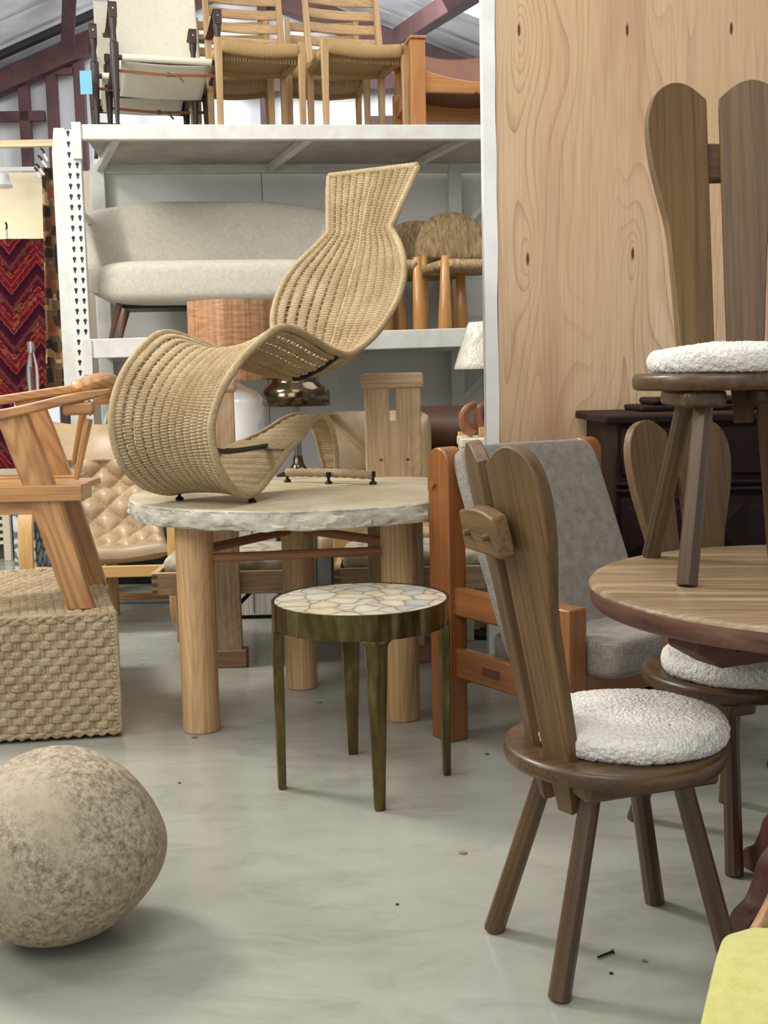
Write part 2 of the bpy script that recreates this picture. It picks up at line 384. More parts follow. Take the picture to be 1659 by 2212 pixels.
# partition: plywood wall and its white end
PH=3.1
o=MB().box((.045,0,0),(3.2,.02,PH)).mk('wall_right_plywood',m_ply(),M=Matrix.Translation(wallO)); o.name='wall_right.001'; struct(o)
struct(MB().box((.02,.02,0),(3.2,.11,PH)).mk('wall_right.002',WHITE,M=Matrix.Translation(wallO)))
V=[];F=[]; n=60
for i in range(n+1):
    z=PH*i/n; x1=.052+.005*noise.noise(Vector((0,1.3,z*5)))
    V+=[(0,0,z),(x1,0,z),(x1,-.006,z),(0,-.006,z)]
for i in range(n):
    a=4*i; F+=[(a+3,a+2,a+6,a+7),(a+2,a+1,a+5,a+6),(a,a+3,a+7,a+4)]
struct(mk('trim_100',[(x-.008,y,z) for x,y,z in V],F,WHITE,M=Matrix.Translation(wallO),smooth=False))
struct(MB().box((-.008,0,0),(.02,.11,PH)).mk('trim_101',WHITE,M=Matrix.Translation(wallO)))
# ------------------------------------------------------------ pallet rack
RP=math.radians(6.1); RO=Vector((-1.695,6.49,0)); RM=Matrix.Translation(RO)@rotz(RP)
def RK(x,y,z): return RM@Vector((x,y,z))          # rack frame -> world
def rackx(px,py,dy=0):                            # world point on the rack plane dy behind its front
    d=ray(px,py); n=Vector((-math.sin(RP),math.cos(RP),0)); t=((RO+n*dy-CAM).dot(n))/d.dot(n); return RM.inverted()@(CAM+d*t)
rack=thing('pallet_rack','white steel pallet rack with punched upright and two shelf levels','shelving rack',RO,RP,world=False)
RD=1.07; ZT=2.615; ZS=1.447; RL=3.6
TILT=.0115
HOLE=plain('hole_black',(16,16,18),.8)
def m_punch():
    m,nt,b=newmat('punched_white_enamel'); tc=N(nt,'ShaderNodeTexCoord'); sp=N(nt,'ShaderNodeSeparateXYZ'); nt.links.new(tc.outputs['Object'],sp.inputs[0])
    def M_(op,a,b_=None,c=None):
        n=N(nt,'ShaderNodeMath',operation=op)
        for i,v in enumerate((a,b_,c)):
            if v is None: continue
            if isinstance(v,(int,float)): n.inputs[i].default_value=v
            else: nt.links.new(v,n.inputs[i])
        return n.outputs[0]
    z=M_('SUBTRACT',M_('MULTIPLY',M_('FRACT',M_('DIVIDE',sp.outputs[2],.0562)),.0562),.028)
    xx=M_('SUBTRACT',M_('PINGPONG',sp.outputs[0],.043),.0225)
    up_=M_('ADD',M_('POWER',M_('DIVIDE',xx,.0098),2.),M_('POWER',M_('DIVIDE',M_('SUBTRACT',z,.003),.0098),2.))
    lo_=M_('ADD',M_('POWER',M_('DIVIDE',xx,.0056),2.),M_('POWER',M_('DIVIDE',M_('ADD',z,.006),.014),2.))
    h=M_('LESS_THAN',M_('MINIMUM',up_,lo_),1.)
    nt.links.new(mixc(nt,h,(216,216,211),(18,18,20)),b.inputs['Base Color']); b.inputs['Roughness'].default_value=.45; return m
PUNCH=m_punch()
def upright(x,y,front):
    b=MB().box((x,y,0),(x+.085,y+.06,ZT-.04)); u=b.mk('upright',PUNCH if front else RACK,rack,bevel=.004)
    if front:
        fl=mk('side_flange',[(x-.07,y+.01,0),(x,y+.01,0),(x,y+.01,ZT-.03),(x-.055,y+.01,ZT-.03),(x-.07,y+.01,ZT-.16),(x-.07,y+.03,0),(x,y+.03,0),(x,y+.03,ZT-.03),(x-.055,y+.03,ZT-.03),(x-.07,y+.03,ZT-.16)],
              [(0,1,2,3,4),(9,8,7,6,5),(0,1,6,5),(1,2,7,6),(2,3,8,7),(3,4,9,8),(4,0,5,9)],RACK,u,smooth=False)
    return u
for x in (0.0,2.75): 
    upright(x,0,x==0)
    upright(2.285 if x else 0,RD-.06,False)
    for k in range(5):
        z0=.15+k*.5; board('brace',(x+.05,.06,z0),(x+.05,RD-.06,z0+(.42 if k%2 else 0)),.04,.02,(0,0,1),RACK,rack,bevel=.003)
for nm,zt in (('top',ZT),('shelf',ZS)):
    tl=TILT if nm=='shelf' else 0.
    za=zt; zb=zt+tl*2.75
    for y in (-.012,RD-.05):
        M_=board('beam',(.08,y+.025,za-.055),(2.76,y+.025,zb-.055),.108 if nm=='shelf' else .082,.05,(0,0,1),RACK,rack,bevel=.006)
    for xc in (.075,):
        MB().box((xc-.03,-.022,za-.2),(xc+.02,.004,za-.004)).mk('beam_connector',RACK,rack,bevel=.003)
    MB().add([(.09,.03,za-.045),(2.74,.03,zb-.045),(2.74,RD-.06,zb-.045),(.09,RD-.06,za-.045),(.09,.03,za-.022),(2.74,.03,zb-.022),(2.74,RD-.06,zb-.022),(.09,RD-.06,za-.022)],
        [(0,3,2,1),(4,5,6,7),(0,1,5,4),(1,2,6,5),(2,3,7,6),(3,0,4,7)]).mk('deck',plain('deck_board',(190,187,178),.7,var=.15,nscale=4),rack)
    for xc in (.25,1.32,2.22):
        board('cross_bar',(xc+.03,.04,zt-.065),(xc-.19,RD-.05,zt-.065),.045,.04,(1,0,0),RACK,rack,bevel=.003)
for k in range(4):
    z0=.5+k*.55; board('brace',(2.37,RD-.03,z0),(2.75,RD-.03,z0+(.4 if k%2 else 0)),.035,.02,(0,0,1),RACK,rack,bevel=.003)
# panel wall behind the rack
def pw(x0,x1,z1,nm):
    mb=MB().box((x0,RD+.03,0),(x1,RD+.06,z1)); mb.xf(RM); return struct(mb.mk(nm,PANEL))
sx=[-.02,rackx(565,380,RD+.03).x,rackx(985,380,RD+.03).x,3.2]
for i in range(3): pw(sx[i]+.002,sx[i+1]-.002,ZT-.06,'wall_back' if i==0 else 'wall_back.%03d'%i)
mb=MB().box((-.02,RD+.062,0),(3.2,RD+.07,ZT-.07)); mb.xf(RM); struct(mb.mk('wall_back.005',HOLE))
# cream wall behind the rugs, left, and its ledge
o=MB().box((PY(-60,600,8.6).x-2.5,8.6,0),(PY(150,600,8.6).x+.3,8.75,PY(60,372,8.6).z)).mk('wall_left.001',plain('cream_wall',(238,228,200),.7)); struct(o)
# ============================================================ MATERIALS OF THE FURNITURE
def OLIVE(ax='Z'): return wood('olive_brown_beech',(70,50,30),(104,78,48),axis=ax,rough=.38,fine=.4,coat=.15,scale=.8)
def OLIVE2(ax='Z'): return wood('golden_brown_beech',(88,64,36),(124,94,56),axis=ax,rough=.52,fine=.4,coat=.0,scale=.8)
def OAK(ax='Z'): return wood('honey_oak',(180,128,76),(206,156,100),(146,96,52),axis=ax,rough=.36,ring=.5,fine=.25,coat=.3,scale=.8)
def PINE(ax='Z'): return wood('orange_pine',(134,80,38),(164,104,54),axis=ax,rough=.33,fine=.2,coat=.35)
def PINEK(ax='Z'): return wood('knotty_pine',(168,112,58),(192,134,74),axis=ax,rough=.45,fine=.25,knots=1)
def LOAK(ax='Z'): return wood('light_oak',(178,142,98),(202,168,120),axis=ax,rough=.5,fine=.3)
def SOAP(ax='Z'): return wood('soaped_oak',(178,148,112),(204,176,140),(160,128,94),axis=ax,rough=.6,ring=.3,fine=.3)
def CYL(ax='Z'): return wood('pale_fir',(196,154,106),(218,180,132),(176,128,82),axis=ax,rough=.5,ring=.28,fine=.3,scale=.8)
def DARK(ax='Z'):
    m=wood('near_black_walnut',(24,13,10),(42,24,19),axis=ax,rough=.62,fine=.3); m.node_tree.nodes['Principled BSDF'].inputs['Specular IOR Level'].default_value=.2; return m
def EBON(ax='Z'): return wood('smoked_oak',(44,36,32),(66,54,46),axis=ax,rough=.45,fine=.3)
def REDW(ax='Z'): return wood('red_brown_beech',(76,42,34),(108,64,52),axis=ax,rough=.55,fine=.3)
def BENT(ax='Z'): return wood('bent_beech',(208,160,96),(226,184,122),axis=ax,rough=.35,fine=.15,coat=.2)
BLACK=plain('black_metal',(24,24,26),.45,metal=.3)
def m_bouc():
    m,nt,b=newmat('white_boucle'); v=coords(nt); vo=N(nt,'ShaderNodeTexVoronoi'); vo.feature='SMOOTH_F1'; vo.inputs['Scale'].default_value=190; vo.inputs['Smoothness'].default_value=.4; nt.links.new(v,vo.inputs['Vector'])
    r=ramp(nt,[(.0,(246,243,236)),(.9,(214,209,198))]); nt.links.new(vo.outputs['Distance'],r.inputs[0]); nt.links.new(r.outputs[0],b.inputs['Base Color']); b.inputs['Roughness'].default_value=1.; b.inputs['Specular IOR Level'].default_value=.1
    mu=N(nt,'ShaderNodeMath',operation='MULTIPLY'); mu.inputs[1].default_value=-1.; nt.links.new(vo.outputs['Distance'],mu.inputs[0]); bump(nt,mu.outputs[0],b,.8,.003); return m
BOUC=m_bouc()
GREYF=fabric('grey_wool',(156,149,138),(112,106,98),240,streak=(8,8,1.))
LINEN=fabric('oatmeal_linen',(212,207,193),(188,182,167),300)
CANVAS=fabric('cream_canvas',(236,231,212),(222,216,196),420,bmp=.15)
LEATH=plain('tan_leather',(180,154,118),.38,var=.12,nscale=7,bmp=.25,bscale=60,bdist=.001)
BRLEA=plain('brown_leather',(86,56,36),.4,var=.2,nscale=6,bmp=.2,bscale=70)
STRAP=plain('cognac_strap',(132,72,38),.5,var=.2)
def m_rope(key,c1,c2,s=160,dd=.0012):
    m,nt,b=newmat(key); v=coords(nt); n=noisen(nt,v,s,4,.7); n2=noisen(nt,v,9,3,.5)
    r=ramp(nt,[(.3,c2),(.7,c1)]); nt.links.new(n,r.inputs[0]); r2=ramp(nt,[(.3,(215,205,190)),(.7,(255,255,255))]); nt.links.new(n2,r2.inputs[0])
    nt.links.new(mixc(nt,.7,r.outputs[0],r2.outputs[0],'MULTIPLY'),b.inputs['Base Color']); b.inputs['Roughness'].default_value=.9; b.inputs['Specular IOR Level'].default_value=.15
    bump(nt,n,b,.6,dd); MATS[key]=m; return m
ROPE=m_rope('jute_cord',(205,187,152),(158,136,104))
ROPE2=m_rope('paper_cord',(206,180,132),(168,138,94))
ROPE3=m_rope('seagrass_rope',(212,196,166),(158,138,108))
# ============================================================ FOREGROUND: DINING CHAIRS WITH TWO-PLANK BACKS
def plank_outline(hs=1.):
    R=[(.118,.0),(.108,.10),(.104,.22),(.118,.33),(.134,.41),(.154,.49),(.166,.57),(.165,.63),(.150,.67),(.126,.698),(.09,.710),(.062,.703),(.036,.686)]
    pts=smooth2([(.100,.02),(.105,.10),(.112,.22),(.122,.34),(.140,.42),(.158,.50),(.166,.575),(.163,.63),(.146,.676),(.116,.702),(.086,.709),(.055,.700),(.018,.672)],44)
    pts=[(x,y*hs) for x,y in pts]
    return [(.016,-.02)]+[(.022,-.02),(.028,-.125),(.072,-.125),(.080,-.02)]+[(.095,-.02)]+pts+[(.016,.665*hs)]
def cushion_mesh(name,parent,mat,R=.2,H=.058,z0=0,seed=0,nr=80,ns=400,M=None):
    V=[(0,0,0)];F=[]
    prof=[]
    for i in range(1,nr+1):
        t=i/nr
        if t<=.75: u=t/.75; r=R*.9*u; z=H*(.80+.2*math.cos(u*PI*.5)) if u<1 else H*.8
        else:
            u=(t-.75)/.25; a=u*PI; r=R*(.9+.1*math.sin(a)); z=H*(.4+.4*math.cos(a))
        prof.append((r,z))
    V=[(0,0,H)]
    for (r,z) in prof:
        for k in range(ns): a=2*PI*k/ns; V.append((r*math.cos(a),r*math.sin(a),z))
    F=[(0,1+k,1+(k+1)%ns) for k in range(ns)]
    for i in range(nr-1):
        for k in range(ns): a=1+i*ns; F.append((a+k,a+ns+k,a+ns+(k+1)%ns,a+(k+1)%ns))
    F.append(tuple(1+(nr-1)*ns+k for k in range(ns))[::-1])
    out=[]
    for x,y,z in V:
        v=Vector((x,y,z)); q=v*150+Vector((seed,0,0)); d=.0042*(1-min(1,noise.voronoi(v*125+Vector((seed,0,0)))[0][0]*1.25)**2)+noise.noise(v*60)*.0015+noise.noise(v*14+Vector((seed,3,1)))*.004
        nrm=Vector((x,y,(z-H*.4)*3.2)); nrm=nrm.normalized() if nrm.length>1e-5 else Vector((0,0,1))
        w=v+nrm*d; out.append((w.x,w.y,w.z+z0))
    o=mk(name,out,F,mat,parent,angle=180,M=M); return o
def stool_chair(label,loc,rz,mats=None,hs=.885):
    W_,W2_=mats or (OLIVE,OLIVE2)
    t=thing('plank_back_chair',label,'chair',loc,rz,'round-seated chairs with two-plank backs',world=False)
    R=.227
    lathe('seat',[(0,.412),(R-.012,.412),(R-.003,.416),(R,.424),(R,.440),(R-.004,.447),(R-.012,.450),(R-.03,.4505),(0,.450)],OLIVE('Y'),t,seg=72,angle=50)
    for sx in (-1,1):
        prism('cleat',smooth2([(-.035,-.15),(.035,-.15),(.042,-.13),(.042,.13),(.035,.15),(-.035,.15),(-.042,.13),(-.042,-.13)],8,True) and [(-.040,-.15),(.040,-.15),(.045,-.14),(.045,.14),(.040,.15),(-.040,.15),(-.045,.14),(-.045,-.14)],.036,Matrix.Translation((sx*.098,-.01,.394)),OLIVE('Y'),t,bevel=.008)
    for sx in (-1,1):
        for sy in (-1,1):
            fx=.152 if sy>0 else .140
            rod('leg',(sx*fx,.208 if sy>0 else -.188,0),(sx*.088,sy*.098,.40),.0215,.0225,OLIVE('Z'),t,seg=10,prof=[(0,.0195),(.006,.0225),(.97,.0205),(1,.0205)],angle=25)
    lean=math.radians(11.5)
    B=Matrix.Translation((0,.165,.45))@Matrix.Rotation(math.radians(90)-0,4,'X')
    # board plane: x sideways, y up the plank, tilted back by the lean
    B=Matrix.Translation((0,.160,.452))@Matrix.Rotation(math.radians(90)-lean,4,'X'); BR=B@Matrix.Translation((0,.52*(hs-1),0))
    ol=plank_outline(hs)
    for sx in (-1,1):
        pts=[(sx*x,y) for x,y in ol]
        if sx<0: pts=pts[::-1]
        prism('back_plank',pts,.027,B@Matrix.Translation((sx*.016,0,0))@Matrix.Rotation(sx*math.radians(-13),4,'Y')@Matrix.Translation((-sx*.016,0,0)),W2_('Y'),t,bevel=.003,angle=25)
    bl=MB(); 
    prof=[(-.088,.480),(.088,.480),(.080,.560),(.04,.568),(0,.571),(-.04,.568),(-.080,.560)]
    prism('back_rail',prof,.034,BR@Matrix.Translation((0,0,-.031)),W2_('X'),t,bevel=.005)
    for sx in (-1,1):
        rod('peg',BR@Vector((sx*.045,.520,-.045)),BR@Vector((sx*.045,.520,-.060)),.008,.006,OLIVE2('Z'),t,seg=12)
    return t
ch=[]
A=stool_chair('dark olive-brown two-plank-back chair nearest the camera, seen from behind beside the round table',(.464,2.318,0),math.radians(108.9))
def place(src,label,loc,rz):
    c=dup(src); c.location=loc; c.rotation_euler=(0,0,rz); c['label']=label; 
    M=Matrix.Translation(Vector(loc))@rotz(rz); c.matrix_basis=M; ROOTS[c.name]=Matrix.Identity(4); return c
B_=stool_chair('brown two-plank-back chair standing on top of the round wooden table',(.792,2.60,.7455),math.radians(-4),hs=.985)
C_=place(A,'brown two-plank-back chair behind the round table, its back against the dark dresser',(.877,2.87,0),math.radians(22))
D_=place(A,'brown chair behind the round table of which only one leg shows at the right edge',(1.39,3.44,0),math.radians(-40))
def cush(src,label,loc,rz,grp='white boucle seat cushions'):
    if src is None:
        o=cushion_mesh('seat_cushion',None,BOUC,.198,.062,M=Matrix.Translation(Vector(loc))@rotz(rz))
    else:
        o=src.copy(); COL.objects.link(o); o.matrix_basis=Matrix.Translation(Vector(loc))@rotz(rz)
    tag(o,label,'cushion',grp); return o
q=rotz(math.radians(108.9))@Vector((0,-.036,0))
c1=cush(None,'round white boucle cushion on the seat of the nearest chair',(.464+q.x,2.318+q.y,.4505),0)
q=rotz(math.radians(-4))@Vector((0,-.036,0)); cush(c1,'round white boucle cushion on the chair that stands on the table',(.792+q.x,2.60+q.y,1.196),1.1)
q=rotz(math.radians(22))@Vector((0,-.036,0)); cush(c1,'round white boucle cushion in shade under the edge of the round table',(.877+q.x,2.87+q.y,.4505),2.3)
# ============================================================ ROUND TABLE
def m_ttop():
    m,nt,b=newmat('worn_table_top'); v=coords(nt,(.10,1,1),False); a=noisen(nt,v,9,6,.65,.6)
    r=ramp(nt,[(.32,(112,90,66)),(.5,(148,124,94)),(.68,(188,166,130))]); nt.links.new(a,r.inputs[0])
    v2=coords(nt,(.03,1,1),False); n3=noisen(nt,v2,90,3,.6); r3=ramp(nt,[(.35,(150,140,130)),(.6,(255,255,255))]); nt.links.new(n3,r3.inputs[0])
    nt.links.new(mixc(nt,.5,r.outputs[0],r3.outputs[0],'MULTIPLY'),b.inputs['Base Color']); b.inputs['Roughness'].default_value=.42; bump(nt,n3,b,.2,.001); return m
def m_tedge():
    m,nt,b=newmat('worn_table_edge'); v=coords(nt,(1,1,6),False); a=noisen(nt,v,6,6,.7,.4)
    r=ramp(nt,[(.3,(70,42,32)),(.55,(112,76,60)),(.75,(138,104,84))]); nt.links.new(a,r.inputs[0]); nt.links.new(r.outputs[0],b.inputs['Base Color']); b.inputs['Roughness'].default_value=.6; bump(nt,a,b,.3,.002); return m
TC=(.985,2.455)
rt=thing('round_table','heavy round wooden pedestal table at the right with a chair standing on it','table',(TC[0],TC[1],0),0,world=False)
top=lathe('tabletop',[(0,.690),(.515,.690),(.53,.694),(.537,.702),(.540,.735),(.534,.743),(.522,.7455),(0,.745)],m_ttop(),rt,seg=120,angle=50,M=rotz(math.radians(-8)))
top.data.materials.append(m_tedge())
for p in top.data.polygons:
    if p.normal.z<.5: p.material_index=1
cl=[]
for a in (24,114):
    d=Vector((math.cos(math.radians(a)),math.sin(math.radians(a)),0)); nrm=Vector((-d.y,d.x,0))
    L=.43; h=.085
    pts=[(-L,-.0),(-L,-.045),(-L+.07,-h),(L-.07,-h),(L,-.045),(L,0)]
    Mx=Matrix(((d.x,0,nrm.x,0),(d.y,0,nrm.y,0),(0,1,0,.689),(0,0,0,1)))
    prism('cleat',pts,.09,Mx,REDW('X'),rt,bevel=.005)
    # scrolled foot board under it
    f=[(-.055,.60),(-.06,.44),(-.09,.30),(-.15,.20),(-.20,.15),(-.215,.11),(-.235,.07),(-.27,.045),(-.29,0),(-.20,0),(-.16,.03),(-.08,.05)]
    f=smooth2(f[1:9],26)
    pl=[(-.055,.604)]+f+[(-.20,0),(-.15,.03),(0,.045),(.15,.03),(.20,0)]+[(-x,y) for x,y in f[::-1]]+[(.055,.604)]
    Mx=Matrix(((d.x,0,nrm.x,0),(d.y,0,nrm.y,0),(0,1,0,0),(0,0,0,1)))
    prism('pedestal_board',pl,.055,Mx,REDW('Y'),rt,bevel=.006)
MB().box((-.028,-.002,-.03),(.028,.0,.02)).xf(rotz(math.radians(24))@Matrix.Translation((-.30,-.0455,.665))).mk('bracket_plate',BLACK,rt)
# ============================================================ BRASS SIDE TABLE WITH STONE MOSAIC TOP
def m_agate():
    m,nt,b=newmat('agate_mosaic'); v=coords(nt,(1,1,1),False); wn=N(nt,'ShaderNodeTexNoise'); wn.inputs['Scale'].default_value=9; nt.links.new(v,wn.inputs['Vector'])
    va=N(nt,'ShaderNodeVectorMath',operation='SCALE'); va.inputs['Scale'].default_value=.035; nt.links.new(wn.outputs['Color'],va.inputs[0])
    ad=N(nt,'ShaderNodeVectorMath',operation='ADD'); nt.links.new(v,ad.inputs[0]); nt.links.new(va.outputs[0],ad.inputs[1])
    vo=N(nt,'ShaderNodeTexVoronoi'); vo.feature='DISTANCE_TO_EDGE'; vo.inputs['Scale'].default_value=13; nt.links.new(ad.outputs[0],vo.inputs['Vector'])
    vc=N(nt,'ShaderNodeTexVoronoi'); vc.inputs['Scale'].default_value=13; nt.links.new(ad.outputs[0],vc.inputs['Vector'])
    r=ramp(nt,[(0,(176,160,136)),(.03,(208,198,180)),(.08,(234,230,220)),(.3,(246,243,234))]); nt.links.new(vo.outputs['Distance'],r.inputs[0])
    sep=N(nt,'ShaderNodeSeparateColor'); nt.links.new(vc.outputs['Color'],sep.inputs[0]); r2=ramp(nt,[(0,(214,220,226)),(.5,(255,253,246)),(1,(250,238,214))]); nt.links.new(sep.outputs[0],r2.inputs[0])
    nn=noisen(nt,v,40,4,.6); r3=ramp(nt,[(.3,(225,222,215)),(.6,(255,255,255))]); nt.links.new(nn,r3.inputs[0])
    c=mixc(nt,1.,r.outputs[0],r2.outputs[0],'MULTIPLY'); c=mixc(nt,.5,c,r3.outputs[0],'MULTIPLY'); nt.links.new(c,b.inputs['Base Color']); b.inputs['Roughness'].default_value=.12; b.inputs['Coat Weight'].default_value=.6; return m
def m_brass():
    m,nt,b=newmat('antique_brass'); v=coords(nt,(1,1,.3)); a=noisen(nt,v,26,6,.7,.3)
    r=ramp(nt,[(.3,(64,56,34)),(.55,(104,92,56)),(.8,(146,130,82))]); nt.links.new(a,r.inputs[0]); nt.links.new(r.outputs[0],b.inputs['Base Color']); b.inputs['Metallic'].default_value=.85
    r2=ramp(nt,[(.3,(130,130,130)),(.7,(80,80,80))]); nt.links.new(a,r2.inputs[0]); nt.links.new(r2.outputs[0],b.inputs['Roughness']); bump(nt,a,b,.15,.001); return m
BRASS=m_brass()
fe=[PZ(611,1703,0),PZ(818,1745,0),PZ(767,1638,0),PZ(966,1673,0)]
bc=sum(fe,Vector())/4; bc.y+=.012; bc.x-=.004
BT_Z=PY(780,1260,bc.y+.255).z
bt=thing('brass_side_table','round antique brass side table with pale agate mosaic top in the middle of the floor','side table',(bc.x,bc.y,0),0,world=True)
RB=.262
BZ=.556
lathe('rim',[(RB-.014,BZ-.072),(RB,BZ-.072),(RB,BZ),(RB-.004,BZ+.001),(RB-.008,BZ),(RB-.008,BZ-.008),(RB-.014,BZ-.008),(RB-.014,BZ-.072)],BRASS,bt,at=(bc.x,bc.y,0),seg=96,angle=30)
lathe('mosaic_top',[(0,BZ-.02),(RB-.0085,BZ-.02),(RB-.0085,BZ-.002),(0,BZ-.0015)],m_agate(),bt,at=(bc.x,bc.y,0),seg=96,angle=30)
for f in fe:
    d=(Vector((f.x,f.y,0))-Vector((bc.x,bc.y,0))).normalized(); P0=Vector((bc.x,bc.y,0))+d*(RB-.018)
    tan=Vector((-d.y,d.x,0))
    V=[];L=[(0,.0140,.012),(.012,.0155,.013),(.12,.0185,.014),(.30,.025,.015),(BZ-.095,.031,.015),(BZ-.082,.034,.014),(BZ-.072,.044,.012)]
    for (z,w_,t_) in L:
        for sx,sy in ((-1,-1),(-.55,-1.25) ,(.55,-1.25),(1,-1),(1,1),(-1,1)):
            c=Vector((bc.x,bc.y,0))+d*(RB-.013) 
            p=c+tan*(sx*w_)+d*(-sy*t_*.8); p.z=z; V.append(p)
    F=[]; n=6
    for j in range(len(L)-1):
        for i in range(n): F.append((j*n+i,j*n+(i+1)%n,(j+1)*n+(i+1)%n,(j+1)*n+i))
    F+= [tuple(range(n))[::-1],tuple((len(L)-1)*n+i for i in range(n))]
    mk('leg',V,F,BRASS,bt,angle=30,bevel=.0025)
# ============================================================ STONE-TOPPED TABLE
def m_lime():
    m,nt,b=newmat('limestone'); v=coords(nt,(1,1,1),False); a=noisen(nt,v,3,7,.65,.5)
    r=ramp(nt,[(.3,(190,174,140)),(.5,(204,190,158)),(.7,(216,208,186))]); nt.links.new(a,r.inputs[0]); s=noisen(nt,v,30,5,.7)
    r2=ramp(nt,[(.3,(225,222,216)),(.6,(255,255,255))]); nt.links.new(s,r2.inputs[0]); nt.links.new(mixc(nt,.6,r.outputs[0],r2.outputs[0],'MULTIPLY'),b.inputs['Base Color'])
    b.inputs['Roughness'].default_value=.62; bump(nt,s,b,.25,.002); return m
SZ=.79; SCx,SCy,SR=-.285,4.27,.655
st=thing('stone_table','round table with chipped limestone top on thick fir column legs, wicker lounger on it','table',(SCx,SCy,0),0,world=True)
V=[];F=[];ns=360
ed=[(SR-.012,SZ-.001,0),(SR-.004,SZ-.006,.3)]+[(SR+.004*math.sin(PI*k/9),SZ-.010-.053*k/9,1.) for k in range(10)]+[(SR-.016,SZ-.068,.5),(SR-.03,SZ-.068,0)]
for j,(r,z,am) in enumerate(ed):
    for k in range(ns):
        a=2*PI*k/ns; p=Vector((math.cos(a)*SR,math.sin(a)*SR,z*1.0))
        pq=Vector((p.x*17,p.y*17,z*26)); cell,cpt=noise.voronoi(pq); hh_=noise.noise(cpt[0]*3.7); df=pq-cpt[0]; fac=.007+.010*hh_+.006*(df.z*noise.noise(cpt[0]*5.1)+(df.x+df.y)*noise.noise(cpt[0]*9.1))+noise.noise(p*60)*.002
        rr=r-am*fac*(1+.7*(j/12.))+.006*noise.noise(Vector((math.cos(a)*2.2,math.sin(a)*2.2,1)))
        zz=z+(am*.006*noise.noise(p*13) if 1<j<12 else 0)-(0 if j<10 else .006*noise.noise(Vector((math.cos(a)*8,math.sin(a)*8,4))))
        V.append((SCx+rr*math.cos(a),SCy+rr*math.sin(a),zz))
nr=len(ed)
for j in range(nr-1):
    for k in range(ns): F.append((j*ns+k,j*ns+(k+1)%ns,(j+1)*ns+(k+1)%ns,(j+1)*ns+k))
F.append(tuple(range(ns))); F.append(tuple((nr-1)*ns+k for k in range(ns))[::-1])
so_=mk('stone_top',V,F,m_lime(),st,angle=28)
me_,nt,b=newmat('chipped_limestone_edge'); v_=coords(nt,(1,1,1.6),False); a_=noisen(nt,v_,16,6,.7,.6); r_e=ramp(nt,[(.3,(150,146,134)),(.5,(194,188,172)),(.7,(216,212,200))]); nt.links.new(a_,r_e.inputs[0]); nt.links.new(r_e.outputs[0],b.inputs['Base Color']); b.inputs['Roughness'].default_value=.7; bump(nt,a_,b,.6,.006)
so_.data.materials.append(me_)
for p in so_.data.polygons:
    if p.normal.z<.8: p.material_index=1
LG=[]
for (px,py,r_) in ((430,1588,.064),(870,1562,.064),(650,1492,.062)):
    f=PZ(px,py,0); c=Vector((f.x,f.y+r_,0)); LG.append(c)
    rod('leg',c,(c.x,c.y,SZ-.0665),r_,r_,CYL('Z'),st,seg=40,prof=[(0,r_-.004),(.006,r_),(.5,r_),(1,r_+.001)])
for (a,b_,z) in ((0,1,.600),(0,2,.625),(2,1,.625)):
    pa=Vector((LG[a].x,LG[a].y,z)); pb=Vector((LG[b_].x,LG[b_].y,z+ (.0 if a==0 and b_==1 else 0))); rod('stretcher',pa,pb,.0165,.0165,wood('stretcher_beech',(150,98,62),(176,124,84),axis='Z'),st,seg=18)
# ============================================================ WICKER CHAISE ON THE STONE TABLE
co_=Vector((-.58,3.955,SZ)); cang=math.atan2(.87,.49); cl_=Vector((math.cos(cang),math.sin(cang),0)); cw_=Vector((math.sin(cang),-math.cos(cang),0)); cz_=Vector((0,0,1))
ct=thing('wicker_lounger','sculptural S-curved wicker lounger with bottle-shaped back standing on the stone table','lounger',co_,0,world=True)
main=[(1.149,1.261,.212,.0),(1.115,1.195,.197,.008),(1.075,1.115,.175,.012),(1.040,1.038,.155,.018),(1.026,1.010,.149,.02),(1.008,.976,.176,.028),(.978,.932,.213,.035),(.935,.880,.250,.045),(.895,.825,.276,.05),(.855,.765,.288,.055),(.815,.705,.286,.055),(.775,.645,.270,.055),(.73,.575,.235,.06),(.665,.520,.198,.07),(.56,.497,.205,.075),(.42,.512,.225,.085),(.27,.548,.243,.085),(.13,.580,.253,.085),(.04,.575,.252,.065),(-.06,.527,.243,.055),(-.16,.455,.230,.05),(-.235,.365,.216,.045),(-.268,.265,.205,.04),(-.24,.155,.200,.035),(-.165,.075,.190,.03),(-.085,.040,.178,.02),(-.01,.030,.162,.012)]
arch=[(-.01,.030,.162,.012),(.06,.048,.156,.008),(.16,.105,.148,.004),(.26,.160,.135,.0),(.36,.190,.112,.0),(.45,.222,.088,.0),(.53,.256,.070,.0),(.60,.270,.058,.0),(.655,.262,.048,.0),(.705,.215,.042,.0),(.738,.130,.037,.0),(.757,.05,.028,.0)]
def resamp(K,step):
    dense=cat([Vector((a,b_,0)) for a,b_,_,_ in K],1200); dw=cat([Vector((c,d,0)) for _,_,c,d in K],1200)
    L=[0]
    for i in range(1,1200): L.append(L[-1]+(dense[i]-dense[i-1]).length)
    n=int(L[-1]/step); out=[]; j=0
    for k in range(n+1):
        q=L[-1]*k/n
        while j<1198 and L[j+1]<q: j+=1
        u=(q-L[j])/max(1e-9,L[j+1]-L[j]); c=dense[j].lerp(dense[j+1],u); w=dw[j].lerp(dw[j+1],u); t=(dense[j+1]-dense[j]).normalized()
        out.append((c.x,c.y,w.x,w.y,t.x,t.y))
    return out,L[-1]
def spt(S,v,off=0.):
    s,h,hw,sg,tx,tz=S; k=sg*(1-v*v)+off
    return co_+cl_*(s-tz*k)+cz_*(h+tx*k)+cw_*(hw*v)
SALL,LALL=resamp(main+arch[1:],.0021)
